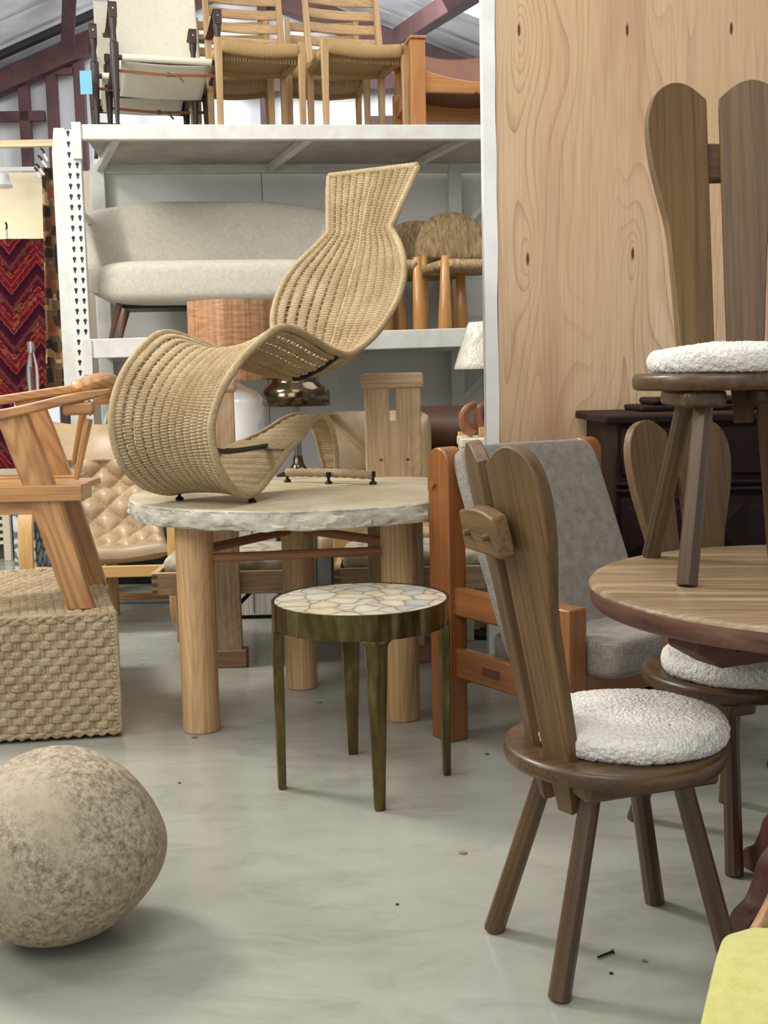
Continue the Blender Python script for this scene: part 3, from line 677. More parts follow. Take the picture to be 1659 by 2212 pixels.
icut=min(range(len(SALL)//2,len(SALL)),key=lambda i:abs(SALL[i][0]-0.)+abs(SALL[i][1]-.03)*.5)
S1=SALL[:icut+1]; S2=SALL[icut:]; L1=LALL*icut/(len(SALL)-1)
# longitudinal ropes
NRB=12; mb=MB()
Vall=[];Fall=[];seg=10; nS=len(S1)
arr=np.array(S1); s,h,hw,sg,tx,tz=arr.T; dist=np.arange(nS)*(L1/(nS-1))
A_co=np.array(co_);A_l=np.array(cl_);A_w=np.array(cw_);A_z=np.array(cz_)
nrm=-tz[:,None]*A_l+tx[:,None]*A_z
off0=0; VV=[];FF=[]
for r_ in range(NRB):
    v=-1+2*(r_+.5)/NRB; v*=.975
    k=sg*(1-v*v)
    P=A_co+A_l*(s-tz*k)[:,None]+A_z*(h+tx*k)[:,None]+A_w*(hw*v)[:,None]
    rad=.465*2*hw/NRB; radn=np.minimum(.0095,rad*.85)
    ph=r_*2.3
    ring=[]
    for q in range(seg):
        a=2*PI*q/seg
        tw=1+.34*np.sin(dist*2*PI/.0118+.9*math.sin(a)+(PI if r_%2 else 0)); tv=1+.09*np.sin(dist*2*PI/.0118+(PI if r_%2 else 0))
        ring.append(P+nrm*(radn*tw*math.cos(a))[:,None]+A_w*(rad*tv*spow(math.sin(a),.8))[:,None])
    R_=np.stack(ring,1).reshape(-1,3); VV.append(R_)
    i=np.arange(nS-1)[:,None]; q=np.arange(seg)[None,:]; q2=(q+1)%seg
    f=np.stack([i*seg+q,i*seg+q2,(i+1)*seg+q2,(i+1)*seg+q],-1).reshape(-1,4)+off0; FF.append(f); off0+=nS*seg
# cross cords between the ropes
nC=0
for i in range(3,nS-3,6):
    pts=[]
    for j in range(NRB*2+1):
        v=-1+2*j/(NRB*2); o_=.005*math.sin(j*PI/2+ (PI if (i//5)%2 else 0)+PI/4); pts.append(spt(S1[i],v,o_))
    V,F=tubeVF(pts,.0030,4,cap=False); VV.append(np.array(V)); FF.append(np.array(F)+off0); off0+=len(V)
VV=np.concatenate(VV); FF=np.concatenate(FF)
me=bpy.data.meshes.new('woven_body'); me.vertices.add(len(VV)); me.vertices.foreach_set('co',VV.astype(np.float32).ravel()); me.loops.add(len(FF)*4); me.loops.foreach_set('vertex_index',FF.astype(np.int32).ravel()); me.polygons.add(len(FF)); me.polygons.foreach_set('loop_start',(np.arange(len(FF))*4).astype(np.int32)); me.update(calc_edges=True); me.validate()
me.polygons.foreach_set('use_smooth',[True]*len(me.polygons)); me.materials.append(ROPE); wb=bpy.data.objects.new('woven_body',me); link(wb,Matrix.Identity(4),ct)
def rimpts(S,v,step=4): return [spt(x,v) for x in S[::step]]
rimL=rimpts(S1,-1); rimR=rimpts(S1,1)
topedge=[spt(S1[0],-1+2*k/20)+cz_*.004 for k in range(21)]
for nm,pts,rr in (('rope_rim',rimL,.0135),('rope_rim',rimR,.0135),('head_rail',topedge,.014)):
    V,F=tubeVF(cat(pts,len(pts)*2),rr,10,tw=(2*PI/.007,.07)); mk(nm,V,F,ROPE,ct,angle=180)
# midrib of the back, black frame bars that show through
V,F=tubeVF([spt(x,.04,-.006) for x in S1[36:450:4]],.008,8,tw=(2*PI/.009,.15)); mk('centre_spine',V,F,ROPE,ct,angle=180)
def atS(frac,v,off): return spt(S1[int(frac*(nS-1))],v,off)
iu=min(range(nS),key=lambda i:abs(S1[i][0]-.52)+abs(S1[i][1]-.50)) /(nS-1)
tube('frame_bar',[atS(iu+.02,v,.014) for v in (.15,.4,.7,1.0)],.010,BLACK,ct)
ic=min(range(nS),key=lambda i:abs(S1[i][0]+.24)+abs(S1[i][1]-.20))/(nS-1)
e0=atS(ic,1.,0); e1=spt(S2[int(len(S2)*.42)],0,-.02)
tube('frame_bar',cat([e0,e0+(e1-e0)*.12-cz_*.012,e0+(e1-e0)*.4-cz_*.012,e1],20),.009,BLACK,ct)
# arched tail strip wound crosswise
VV=[];FF=[];o0=0
for i in range(2,len(S2)-1,4):
    S=S2[i]; pts=[]
    jj=.0016*math.sin(i*12.9)
    for k in range(9):
        v=-1+2*k/8; pts.append(spt(S,v*.98,jj-.002+.004*0))
    V,F=tubeVF(pts,.0040,6,cap=False); VV+=V; FF+=[tuple(q+o0 for q in f) for f in F]; o0+=len(V)
mk('woven_tail',VV,FF,ROPE,ct,angle=180)
for v in (-1,1):
    V,F=tubeVF(cat(rimpts(S2,v),len(S2)//2),.011,10,tw=(2*PI/.007,.08)); mk('rope_rim',V,F,ROPE,ct,angle=180)
# raised lap where the tail winding starts over
for q in (.30,):
    i0=int(len(S2)*q); V=[];F=[];o0=0
    for i in range(i0,i0+34,4):
        pts=[spt(S2[i],-1+2*k/8,.010) for k in range(9)]; a_,b_=tubeVF(pts,.0036,5,cap=False); V+=a_; F+=[tuple(z+o0 for z in f) for f in b_]; o0+=len(a_)
    mk('tail_overlap',V,F,ROPE,ct,angle=180)
# rear cross bar and levelling feet
b1=PZ(621,1041,SZ); b3=PZ(806,1046,SZ); b2=PZ(710,1045,SZ)
V,F=tubeVF(cat([b1+cz_*.038,(b1+b3)/2+cz_*.040,b3+cz_*.036],60),.017,10,tw=(2*PI/.008,.08)); mk('cross_bar',V,F,ROPE,ct,angle=180)
def foot(p,hh):
    lathe('levelling_foot',[(0,.0),(.014,.0),(.015,.005),(.012,.010),(.006,.013),(.006,hh*.55),(.010,hh*.6),(.010,hh),(0,hh)],BLACK,ct,at=p,seg=16)
for p in (b1,b3): foot(p,.05)
foot(b2,.045)
foot(PZ(388,1080,SZ),.035); foot(PZ(545,1085,SZ),.035)
# loose cord end hanging under the seat
e=spt(S1[int(nS*.42)],.75,.03); tube('loose_cord',[e,e+Vector((0,0,-.03)),e+Vector((.004,0,-.055))],.002,ROPE,ct,seg=5)
# ============================================================ ROPE OTTOMAN
fr=PZ(258,1592,0); fl=Vector((fr.x-1.05,fr.y-.145,0)); HT=.425
dx=(fl-fr).normalized(); dy=Vector((-.30,.953,0)).normalized()
DW=1.05; DD=1.02
oc=thing('rope_ottoman','large square ottoman woven from thick natural seagrass rope, armchair standing on it','ottoman',(fr+dx*DW/2+dy*DD/2),0,world=True)
def weave(u,v,P_=.060,rh=.0285):
    # rows of plied rope bands that bulge over upright bundles, staggered by half a period
    j=math.floor(v/rh); b_=(v/rh-j)-.5; a=u/P_+(.5 if j%2 else 0); i=math.floor(a); a=(a-i)-.5
    wob=.12*math.sin(i*7.1+j*3.3); a+=wob*.4
    if abs(a)<.36:
        e=math.sqrt(max(0,1-abs(a/.36)**3.2)); f=math.sqrt(max(0,1-abs(b_/.5)**3.5))
        return .0165*e*f-.005+.0034*abs(math.sin(4.2*PI*(b_+.5)+wob*5))*e
    a2=(abs(a)-.42)/.10; f=max(0,1-a2*a2)
    return -.006+.008*f**.5+.0020*abs(math.sin(9*PI*a))
def face(name,o_,ax,ay,nx,ny,W,H_,nrm_,dip=0):
    V=[];F=[]
    for j in range(ny+1):
        for i in range(nx+1):
            u=W*i/nx; v=H_*j/ny; k=weave(u+.01,v+.008)+.0025*noise.noise(Vector((u*60,v*60,1)))+.004*noise.noise(Vector((u*6,v*6,9)))
            e=min(u,W-u,v,H_-v); rd=.02
            k-= (rd-e)**2/rd*.6 if e<rd else 0
            k-= dip*math.sin(PI*i/nx)*math.sin(PI*j/ny)
            V.append(o_+ax*u+ay*v+nrm_*k)
    for j in range(ny):
        for i in range(nx): a=j*(nx+1)+i; F.append((a,a+1,a+nx+2,a+nx+1))
    return mk(name,V,F,ROPE3,oc,angle=180)
up=Vector((0,0,1)); nf=dx.cross(up); nf=nf if nf.y<0 else -nf
face('front_face',fr+up*.012,dx,up,420,200,DW,HT-.012,nf)
ns_=dy.cross(up); ns_=ns_ if ns_.x>0 else -ns_
face('side_face',fr+up*.012,dy,up,220,110,DD,HT-.012,ns_)
face('top_face',fr+up*HT,dx,dy,300,260,DW,DD,up,dip=.055)
def rope_edge(pts):
    V=[];F=[];o0=0
    n=len(pts)
    for sgn in (0,PI):
        q=[]
        for i,p in enumerate(cat(pts,160)): a=i*.55+sgn; q.append(Vector(p)+Vector((.007*math.cos(a),.007*math.cos(a)*.3,.007*math.sin(a))))
        a_,b_=tubeVF(q,.0085,6); V+=a_; F+=[tuple(z+o0 for z in f) for f in b_]; o0+=len(a_)
    mk('braided_edge',V,F,ROPE3,oc,angle=180)
u0=up*.022
rope_edge([fr+u0,fr+dx*DW*.5+u0,fr+dx*DW+u0]); rope_edge([fr+u0,fr+dy*DD+u0])
u1=up*(HT-.002); rope_edge([fr+u1,fr+dx*DW*.5+u1,fr+dx*DW+u1]); rope_edge([fr+u1,fr+dy*DD*.5+u1,fr+dy*DD+u1]); rope_edge([fr+dy*DD+u1,fr+dy*DD+dx*DW+u1])
rope_edge([fr+u0,fr+u1])
MB().add([fr+up*.01-nf*.02-ns_*.02,fr+dx*DW+up*.01-nf*.02,fr+dx*DW+dy*DD+up*.01,fr+dy*DD+up*.01-ns_*.02,fr+up*(HT-.02)-nf*.02-ns_*.02,fr+dx*DW+up*(HT-.02)-nf*.02,fr+dx*DW+dy*DD+up*(HT-.07),fr+dy*DD+up*(HT-.02)-ns_*.02],[(0,3,2,1),(0,1,5,4),(1,2,6,5),(2,3,7,6),(3,0,4,7)]).mk('inner_frame',plain('ottoman_core',(70,58,44),.9),oc)
for a,b_ in ((.06,.06),(.94,.06),(.06,.94),(.94,.94)):
    c=fr+dx*DW*a+dy*DD*b_; lathe('foot',[(0,0),(.02,0),(.02,.02),(0,.02)],BLACK,oc,at=(c.x,c.y,0),seg=12)
# ============================================================ BOULDER
def m_boul():
    m,nt,b=newmat('cast_stone'); v=coords(nt,(1,1,1),False); a=noisen(nt,v,2.6,4,.6,.3); s=noisen(nt,v,55,8,.9,.0)
    r=ramp(nt,[(.3,(174,160,134)),(.6,(198,185,160))]); nt.links.new(a,r.inputs[0])
    msk=ramp(nt,[(.34,(90,90,90)),(.48,(255,255,255))]); nt.links.new(a,msk.inputs[0])
    r2=ramp(nt,[(.40,(118,100,76)),(.58,(255,255,255))]); nt.links.new(s,r2.inputs[0])
    mm=N(nt,'ShaderNodeMath',operation='MULTIPLY'); mm.inputs[1].default_value=.85; nt.links.new(msk.outputs[0],mm.inputs[0])
    nt.links.new(mixc(nt,mm.outputs[0],r.outputs[0],r2.outputs[0],'MULTIPLY'),b.inputs['Base Color']); b.inputs['Roughness'].default_value=.7; bump(nt,s,b,.3,.0015); return m
bo=PZ(100,2017,0); 
V=[];F=[];nu,nv=96,64
for j in range(nv+1):
    ph=-PI/2+PI*j/nv
    for i in range(nu):
        th=2*PI*i/nu; d=Vector((math.cos(ph)*math.cos(th),math.cos(ph)*math.sin(th),math.sin(ph)))
        r=1+.02*noise.noise(d*1.3+Vector((4,2,1)))
        V.append(Vector((-.725,2.42,.210))+Vector((d.x*.228*r*(1-.13*max(0,d.z)**1.5*1.0)+.008*math.exp(-((d.z+.12)/.35)**2)*max(0,d.x)**2-.012*max(0,-d.z-.3),d.y*.222*r*(1-.08*max(0,d.z)),d.z*.210*r)))
F=[(j*nu+i,j*nu+(i+1)%nu,(j+1)*nu+(i+1)%nu,(j+1)*nu+i) for j in range(nv) for i in range(nu)]
mz=min(v.z for v in V)
V=[v-Vector((0,0,mz)) for v in V]
tag(mk('stone_ball',V,F,m_boul(),None,angle=180),'large smooth egg-shaped cast stone ball lying on the floor at the left','stone')
# ============================================================ OAK ARMCHAIR ON THE OTTOMAN
AZ=HT+.004
ac=thing('oak_armchair','honey oak armchair with slanting plank legs standing on the rope ottoman','armchair',(-1.2,4.1,AZ),0,world=True)
YN,YFa=3.94,4.40
def p3(px,py,y): return PY(px,py,y)
for y,dpx,isn in ((YN,0,True),(YFa,0,False)):
    if isn:
        fA=p3(177,1322,y); fA.z=AZ; tp=p3(25,893,y)
    else:
        fA=p3(205,1268,y); fA.z=AZ; tp=p3(60,860,y)
    dirn=(fA-tp).normalized()
    # plank leg: bends slightly; built as a swept flat bar
    mid=tp.lerp(fA,.42)+Vector((.008,0,0))
    pts=cat([tp,mid,fA],24); V=[];F=[]
    for i,p in enumerate(pts):
        t=i/(len(pts)-1); wdt=.050+.004*math.sin(t*PI)-.006*t; T=(pts[min(i+1,23)]-pts[max(i-1,0)]).normalized(); nn=Vector((T.z,0,-T.x))
        if i==23: nn=Vector((-1,0,0)); wdt=.046
        for a,b_ in ((-1,-1),(1,-1),(1,1),(-1,1)): V.append(p+nn*wdt*a+Vector((0,.019*b_,0)))
    for i in range(23):
        for k in range(4): F.append((i*4+k,i*4+(k+1)%4,(i+1)*4+(k+1)%4,(i+1)*4+k))
    F+=[(3,2,1,0),(92,93,94,95)]
    MM,_=frame(tp,fA,(0,1,0)); inv=MM.inverted()
    mk('leg',[inv@v for v in V],F,OAK('Z'),ac,M=MM,bevel=.004,angle=30)
    # front leg (left, mostly out of frame)
    f2=Vector((tp.x-.33+.02,y,AZ)); board('leg',f2,Vector((tp.x-.17,y,AZ+.42)),.085,.038,(1,0,0),OAK('Z'),ac)
    # arm: long tapering blade
    if isn: a0,a1,a2=p3(-260,940,y),p3(20,892,y),p3(238,845,y)
    else: a0=p3(-230,900,y);a1=p3(30,860,y);a2=p3(205,836,y)
    pts=cat([a0,a1,a1.lerp(a2,.55)+Vector((0,0,.003)),a2],28); V=[];F=[]
    for i,p in enumerate(pts):
        t=i/27; hh=.0165 if t<.8 else .0165-.007*(t-.8)/.2; ww=.036 if t<.75 else .036*(1-.75*(t-.75)/.25)
        sh=0 if t<.7 else .016*((t-.7)/.3)
        for a,b_ in ((-1,-1),(1,-1),(1,1),(-1,1)): V.append(p+Vector((0,ww*a+(sh if isn else -sh),hh*b_)))
    for i in range(27):
        for k in range(4): F.append((i*4+k,i*4+(k+1)%4,(i+1)*4+(k+1)%4,(i+1)*4+k))
    F+=[(3,2,1,0),(108,109,110,111)]
    mk('arm',V,F,OAK('X'),ac,bevel=.007,bseg=3,angle=40)
    # spindle
    s0=p3(165,1036,y+.01) if isn else p3(160,1000,y-.01); s1=p3(191,905,y+.015) if isn else p3(182,880,y-.02)
    rod('spindle',s0,s1,.010,.016,OAK('Z'),ac,seg=8,prof=[(0,.008),(.12,.011),(1,.0155)])
    # seat side slab
    z1=p3(100,1047,YN).z
    xr=p3(182,1050,YN).x if isn else p3(184,1010,YFa).x
    ys=(y-.035,y+.10) if isn else (y-.10,y+.035)
    MB().box((xr-.62,ys[0],z1-.055),(xr,ys[1],z1)).mk('seat_rail',OAK('X'),ac,bevel=.004)
MB().box((p3(182,1050,YN).x-.60,YN+.10,z1-.03),(p3(182,1050,YN).x-.03,YFa-.10,z1-.008)).mk('seat_panel',OAK('X'),ac,bevel=.004)
MB().box((p3(96,1080,YN).x-.40,YN-.01,z1-.10),(p3(92,1080,YN).x,YN+.02,z1-.056)).mk('apron',OAK('X'),ac,bevel=.003)
# sculpted crest joining the two arms and the knuckle blocks below it
ca=p3(150,835,YN+.06); cb=p3(215,812,YFa-.1)
def crest(u,v):
    # u across from near to far, v round the section
    a=2*PI*v; c=Vector((p3(174,836,YN).x-.012+.035*math.sin(PI*u),YN+.02+(YFa-YN-.04)*u,p3(174,836,YN).z-.004+.018*math.sin(PI*u)))
    w_=.040+.008*math.sin(PI*u); h_=.022+.012*math.sin(PI*u)
    e=1. if .03<u<.97 else (.0 if u in (0.,1.) else .8)
    return c+Vector((spow(math.cos(a),.7)*w_*e,0,spow(math.sin(a),.7)*h_*e))
grid('backrest_crest',crest,36,32,OAK('Y'),ac,angle=60)
MB().box((p3(137,880,YN).x,YN-.022,p3(160,897,YN).z),(p3(205,880,YN).x,YN+.022,p3(160,868,YN).z)).mk('arm_block',OAK('X'),ac,bevel=.010,bseg=3)
MB().box((p3(137,880,YN).x,YFa-.03,p3(160,875,YFa).z),(p3(205,880,YN).x,YFa+.02,p3(160,850,YFa).z)).mk('arm_block',OAK('X'),ac,bevel=.010,bseg=3)
# ============================================================ ORANGE PINE EASY CHAIR, GREY CUSHIONS
R0=Vector((.205,3.755,0)); fd=Vector((.345,-.445,0)).normalized(); wdv=Vector((fd.y*-1,fd.x,0)); wdv=wdv if wdv.x>0 else -wdv
oc2=thing('pine_easy_chair','orange-stained pine easy chair with grey wool back and seat, beside the brass table','armchair',R0,0,world=True)
Z3=Vector((0,0,1)); FL_=.52
SWD=.66
def at2(f,w,z): return R0+fd*f+wdv*w+Z3*z
for w in (0,SWD):
    # rear post with rounded head
    hgt=.972
    ol=[(-.05,0),(.05,0),(.05,hgt-.05)]+[(.05*math.cos(a),hgt-.05+.05*math.sin(a)) for a in [PI*k/12 for k in range(1,12)]]+[(-.05,hgt-.05)]
    Mx=Matrix(((fd.x,0,wdv.x,at2(.0,w,0).x),(fd.y,0,wdv.y,at2(.0,w,0).y),(0,1,0,0),(0,0,0,1)))
    prism('rear_post',ol,.075,Mx,PINE('Y'),oc2,bevel=.006)
    ol=[(-.055,0),(.055,0),(.055,.52),(-.055,.52)]
    Mx=Matrix(((fd.x,0,wdv.x,at2(FL_,w,0).x),(fd.y,0,wdv.y,at2(FL_,w,0).y),(0,1,0,0),(0,0,0,1)))
    prism('front_post',ol,.075,Mx,PINE('Y'),oc2,bevel=.006)
    s=-1 if w==0 else 1
    board('side_rail',at2(.03,w-s*.0,.470),at2(FL_-.03,w,.462),.095,.035,(0,0,1),PINE('Z'),oc2,bevel=.008)
    lr=board('side_rail',at2(.03,w,.265),at2(FL_+.03,w,.258),.10,.035,(0,0,1),PINE('Z'),oc2,bevel=.008)
    MB().box((-.014,-.0185-.001,.15),(.014,.0185+.001,.23)).xf(frame(at2(.03,w,.265),at2(FL_+.03,w,.258),(0,0,1))[0]).mk('tenon',wood('dark_tenon',(92,54,34),(110,66,42),axis='Z'),oc2)
    rod('peg',at2(-.02,w-.05,.85),at2(-.02,w-.03,.85),.012,.012,PINE('Z'),oc2,seg=12)
board('cross_rail',at2(-.052,-.03,.862),at2(-.052,SWD+.03,.862),.085,.03,(0,0,1),PINE('Z'),oc2,bevel=.012,)
board('cross_rail',at2(FL_+.03,.02,.27),at2(FL_+.03,SWD-.02,.27),.09,.03,(0,0,1),PINE('Z'),oc2)
board('cross_rail',at2(.03,.02,.22),at2(.03,SWD-.02,.22),.07,.03,(0,0,1),PINE('Z'),oc2)
def slab(name,c0,c1,c2_,th,mat,parent,seed=0):
    # cushion: origin corner c0, along a=c1-c0 and b=c2-c0
    a=(c1-c0); b_=(c2_-c0); n=a.cross(b_).normalized(); M=Matrix((((a.normalized()).x,(b_.normalized()).x,n.x,0),((a.normalized()).y,(b_.normalized()).y,n.y,0),((a.normalized()).z,(b_.normalized()).z,n.z,0),(0,0,0,1)))
    c=c0+(a+b_)/2
    return pillow(name,c,(a.length/2,b_.length/2,th/2),mat,parent,.35,.16,nu=96,nv=28,M=M,fn=lambda v:(v.x,v.y,v.z+.006*noise.noise(v*5+Vector((seed,0,0)))))
slab('back_cushion',at2(.05,-.02,.972),at2(.05,SWD-.045,.965),at2(.33,-.02,.30),.075,GREYF,oc2)
slab('seat_cushion',at2(.14,.045,.315),at2(.14,SWD-.045,.315),at2(.68,.045,.375),.13,GREYF,oc2,3)
# ============================================================ DARK DRESSER
dz=1.047
c_bl=PY(1245,886,4.74); c_bl.z=0
dr=thing('dark_dresser','near-black carved wooden dresser standing against the plywood wall','dresser',(c_bl.x,c_bl.y,0),0,world=True)
X0=c_bl.x; Yb=4.78; Yf=4.12
MB().box((X0+.045,Yf+.03,.06),(X0+1.5,Yb-.02,dz-.03)).mk('carcass',DARK('Z'),dr,bevel=.003)
MB().box((X0,Yf,dz-.032),(X0+1.55,Yb-.005,dz)).mk('worktop',DARK('X'),dr,bevel=.009,bseg=3)
MB().box((X0+.20,Yf+.32,dz),(X0+1.35,Yb-.01,dz+.022)).mk('plinth_step',DARK('X'),dr,bevel=.007)
MB().box((X0+.26,Yf+.37,dz+.022),(X0+1.3,Yb-.012,dz+.05)).mk('plinth_step',DARK('X'),dr,bevel=.012)
MB().box((X0+.01,Yf-.0,0),(X0+1.53,Yb-.02,.08)).mk('base_moulding',DARK('X'),dr,bevel=.02)
for zz in (.80,.775): 
    board('moulding',(X0+.04,Yf+.02,zz),(X0+1.5,Yf+.02,zz),.016,.03,(0,0,1),DARK('Z'),dr,bevel=.006)
for k in range(2):
    xa=X0+.06+k*.72
    d_=MB().box((xa,Yf+.012,.83),(xa+.68,Yf+.035,1.0)).mk('drawer',DARK('X'),dr,bevel=.006); 
    rod('knob',(xa+.34,Yf+.012,.915),(xa+.34,Yf-.015,.915),.010,.018,DARK('Z'),d_,seg=16,bevel=.003)
    dd=MB().box((xa,Yf+.012,.12),(xa+.68,Yf+.035,.75)).mk('door',DARK('Z'),dr,bevel=.004)
    for r_ in range(3):
        for c in range(3):
            cx_=xa+.12+c*.22; cz_2=.22+r_*.205; V=[(cx_-.10,Yf+.012,cz_2-.09),(cx_+.10,Yf+.012,cz_2-.09),(cx_+.10,Yf+.012,cz_2+.09),(cx_-.10,Yf+.012,cz_2+.09),(cx_,Yf-.022,cz_2)]
            mk('raised_panel',V,[(0,1,4),(1,2,4),(2,3,4),(3,0,4),(3,2,1,0)],DARK('X'),dd,smooth=False)
# ============================================================ YELLOW CHAIR, BOTTOM RIGHT
YEL=fabric('yellow_weave',(208,204,132),(190,186,108),300)
yz=.45
y0=PZ(1567,2026,yz); y1=PZ(1519,2225,yz); 
yc=thing('yellow_armchair','armchair with pale yellow fabric seat cut off by the lower right corner','armchair',(y0.x+.25,y0.y-.3,0),0,world=True)
yo=[PZ(1505,2280,yz),PZ(1520,2212,yz),PZ(1545,2100,yz),PZ(1561,2040,yz),PZ(1572,2022,yz),PZ(1600,2011,yz),PZ(1659,1998,yz)]
yo=[Vector((p.x,p.y,0)) for p in yo]; yo=[yo[0]+Vector((.0,-.22,0))]+yo+[yo[-1]+Vector((.20,.045,0)),yo[-1]+Vector((.42,.05,0)),yo[-1]+Vector((.50,-.05,0)),yo[-1]+Vector((.50,-.45,0))]
yo=cat(yo,120); ycn=Vector((.68,1.25,0))
def ycush(u,v):
    p=yo[min(119,int(u*119.999))] if u<1 else yo[0]
    # section from the centre of the top, over the edge and under
    if v<.6: k=v/.6; r=k; z=yz+.018*(1-k**3)
    else: k=(v-.6)/.4; a=PI*k; r=1.-.0+.03*math.sin(a); z=yz-.06+.06*math.cos(a)
    q=ycn+(p-ycn)*r; q.z=z+.003*noise.noise(q*9); return q
V=[];F=[];nr_=40
for i in range(120):
    for j in range(nr_+1): V.append(ycush(i/120,j/nr_))
for i in range(120):
    for j in range(nr_): a=i*(nr_+1)+j; b_=((i+1)%120)*(nr_+1)+j; F.append((a,a+1,b_+1,b_))
F.append(tuple(i*(nr_+1)+nr_ for i in range(120)))
mk('seat_cushion',V,F,YEL,yc,angle=70)
tube('piping',[p+Vector((0,0,yz-.004))-(p-ycn).normalized()*.004 for p in yo],.004,YEL,yc,closed=False)
def yp(a,b_,z): return Vector((y0.x+a,y0.y-b_,z))
cc=Vector((.70,1.22,yz-.05)); M=Matrix.Identity(4)
pts=cat([PY(1580,2085,1.50),PY(1640,1985,1.50),PY(1690,1885,1.52),PY(1740,1790,1.55)],24); V=[];F=[]
for i,p in enumerate(pts):
    T=(pts[min(i+1,23)]-pts[max(i-1,0)]).normalized(); nn=Vector((T.z,0,-T.x)).normalized()
    for a,b_ in ((-1,-1),(1,-1),(1,1),(-1,1)): V.append(p+nn*.030*a+Vector((0,.012*b_,0))+nn*.028)
for i in range(23):
    for k in range(4): F.append((i*4+k,i*4+(k+1)%4,(i+1)*4+(k+1)%4,(i+1)*4+k))
F+=[(3,2,1,0),(92,93,94,95)]
mk('side_frame',V,F,wood('walnut_striped',(150,112,76),(196,160,118),(120,84,54),axis='Z',ring=.5),yc,bevel=.006,angle=35)
for a,b_ in ((.06,.06),(.54,.06),(.06,.54),(.54,.54)):
    p=yp(a,b_,0); rod('leg',p,(p.x,p.y,yz-.11),.016,.022,LOAK('Z'),yc)
MB().box((-.27,-.27,-.03),(.27,.27,0)).xf(Matrix.Translation(cc-Z3*.075)@M).mk('seat_frame',LOAK('X'),yc,bevel=.006)
# ============================================================ PLANK-BACK CHAIRS WITH BOX SEATS
def box_chair(label,loc,rz):
    t=thing('box_seat_chair',label,'chair',loc,rz,'soaped oak chairs with slotted plank backs',world=False)
    H_=1.165; w=.116
    ol=[(-w,.02),(w,.02),(w,H_),(.013,H_),(.013,H_-.145),(-.013,H_-.145),(-.013,H_),(-w,H_)]
    M=Matrix.Translation((0,0,0))@Matrix.Rotation(PI/2,4,'X')
    prism('back_plank',ol,.034,M,SOAP('Y'),t,bevel=.004)
    MB().box((-.128,-.028,H_-.012),(.128,.026,H_+.052)).mk('head_rail',SOAP('X'),t,bevel=.013,bseg=3)
    MB().box((-.135,-.03,0),(.135,.05,.075)).mk('foot_block',wood('redder_oak',(140,104,78),(168,128,98),axis='X'),t,bevel=.006)
    for x,z in ((-.052,.86),(.058,.86),): rod('dowel',(x,-.015,z),(x,-.0185,z),.006,.006,plain('plug',(70,50,36),.6),t,seg=12)
    for x,z in ((-.02,.35),(-.03,.205)): rod('bolt',(x,-.015,z),(x,-.023,z),.013,.011,plain('grey_bolt',(110,112,118),.4,metal=.6),t,seg=12)
    bw=.33; z0,z1=.305,.402; ox=.07
    for nm,a,b_ in (('seat_frame',(ox-bw,.02,z0),(ox+bw,.045,z1)),('seat_frame',(ox-bw,.56,z0),(ox+bw,.585,z1)),('seat_frame',(ox-bw,.045,z0),(ox-bw+.025,.56,z1)),('seat_frame',(ox+bw-.025,.045,z0),(ox+bw,.56,z1))):
        MB().box(a,b_).mk(nm,SOAP('X') if b_[0]-a[0]>.1 else SOAP('Y'),t,bevel=.003)
    fj=MB()
    for sx in (-1,1):
        for k in range(3):
            z=z0+.008+k*.032; x=ox+sx*(bw-.0125); fj.box((x-.0125,.0192,z),(x+.0125,.0202,z+.016))
    fj.mk('finger_joint',wood('end_grain',(120,92,66),(140,108,80),axis='X'),t)
    pillow('seat_cushion',(ox,.30,.415),(bw-.03,.25,.05),plain('sheepskin',(196,186,164),.95,var=.3,nscale=18,bmp=.8,bscale=60,bdist=.006),t,.5,.3,nu=60,nv=20)
    MB().box((ox-bw+.03,.05,z0+.01),(ox+bw-.03,.55,z0+.03)).mk('seat_base',SOAP('X'),t)
    for sx in (-1,1): board('leg',(ox+sx*(bw-.03),.50,0),(ox+sx*(bw-.03),.50,z0),.035,.05,(1,0,0),SOAP('Z'),t)
    tube('brace_rod',[(.02,.03,.18),(.22,.50,.34)],.009,BLACK,t)
    return t
box_chair('soaped oak slotted plank-back chair right of the mushroom lamp, behind the stone table',(.045,4.80,0),0)
box_chair('soaped oak plank-back chair half hidden behind the wicker lounger',(-.725,4.79,0),0)
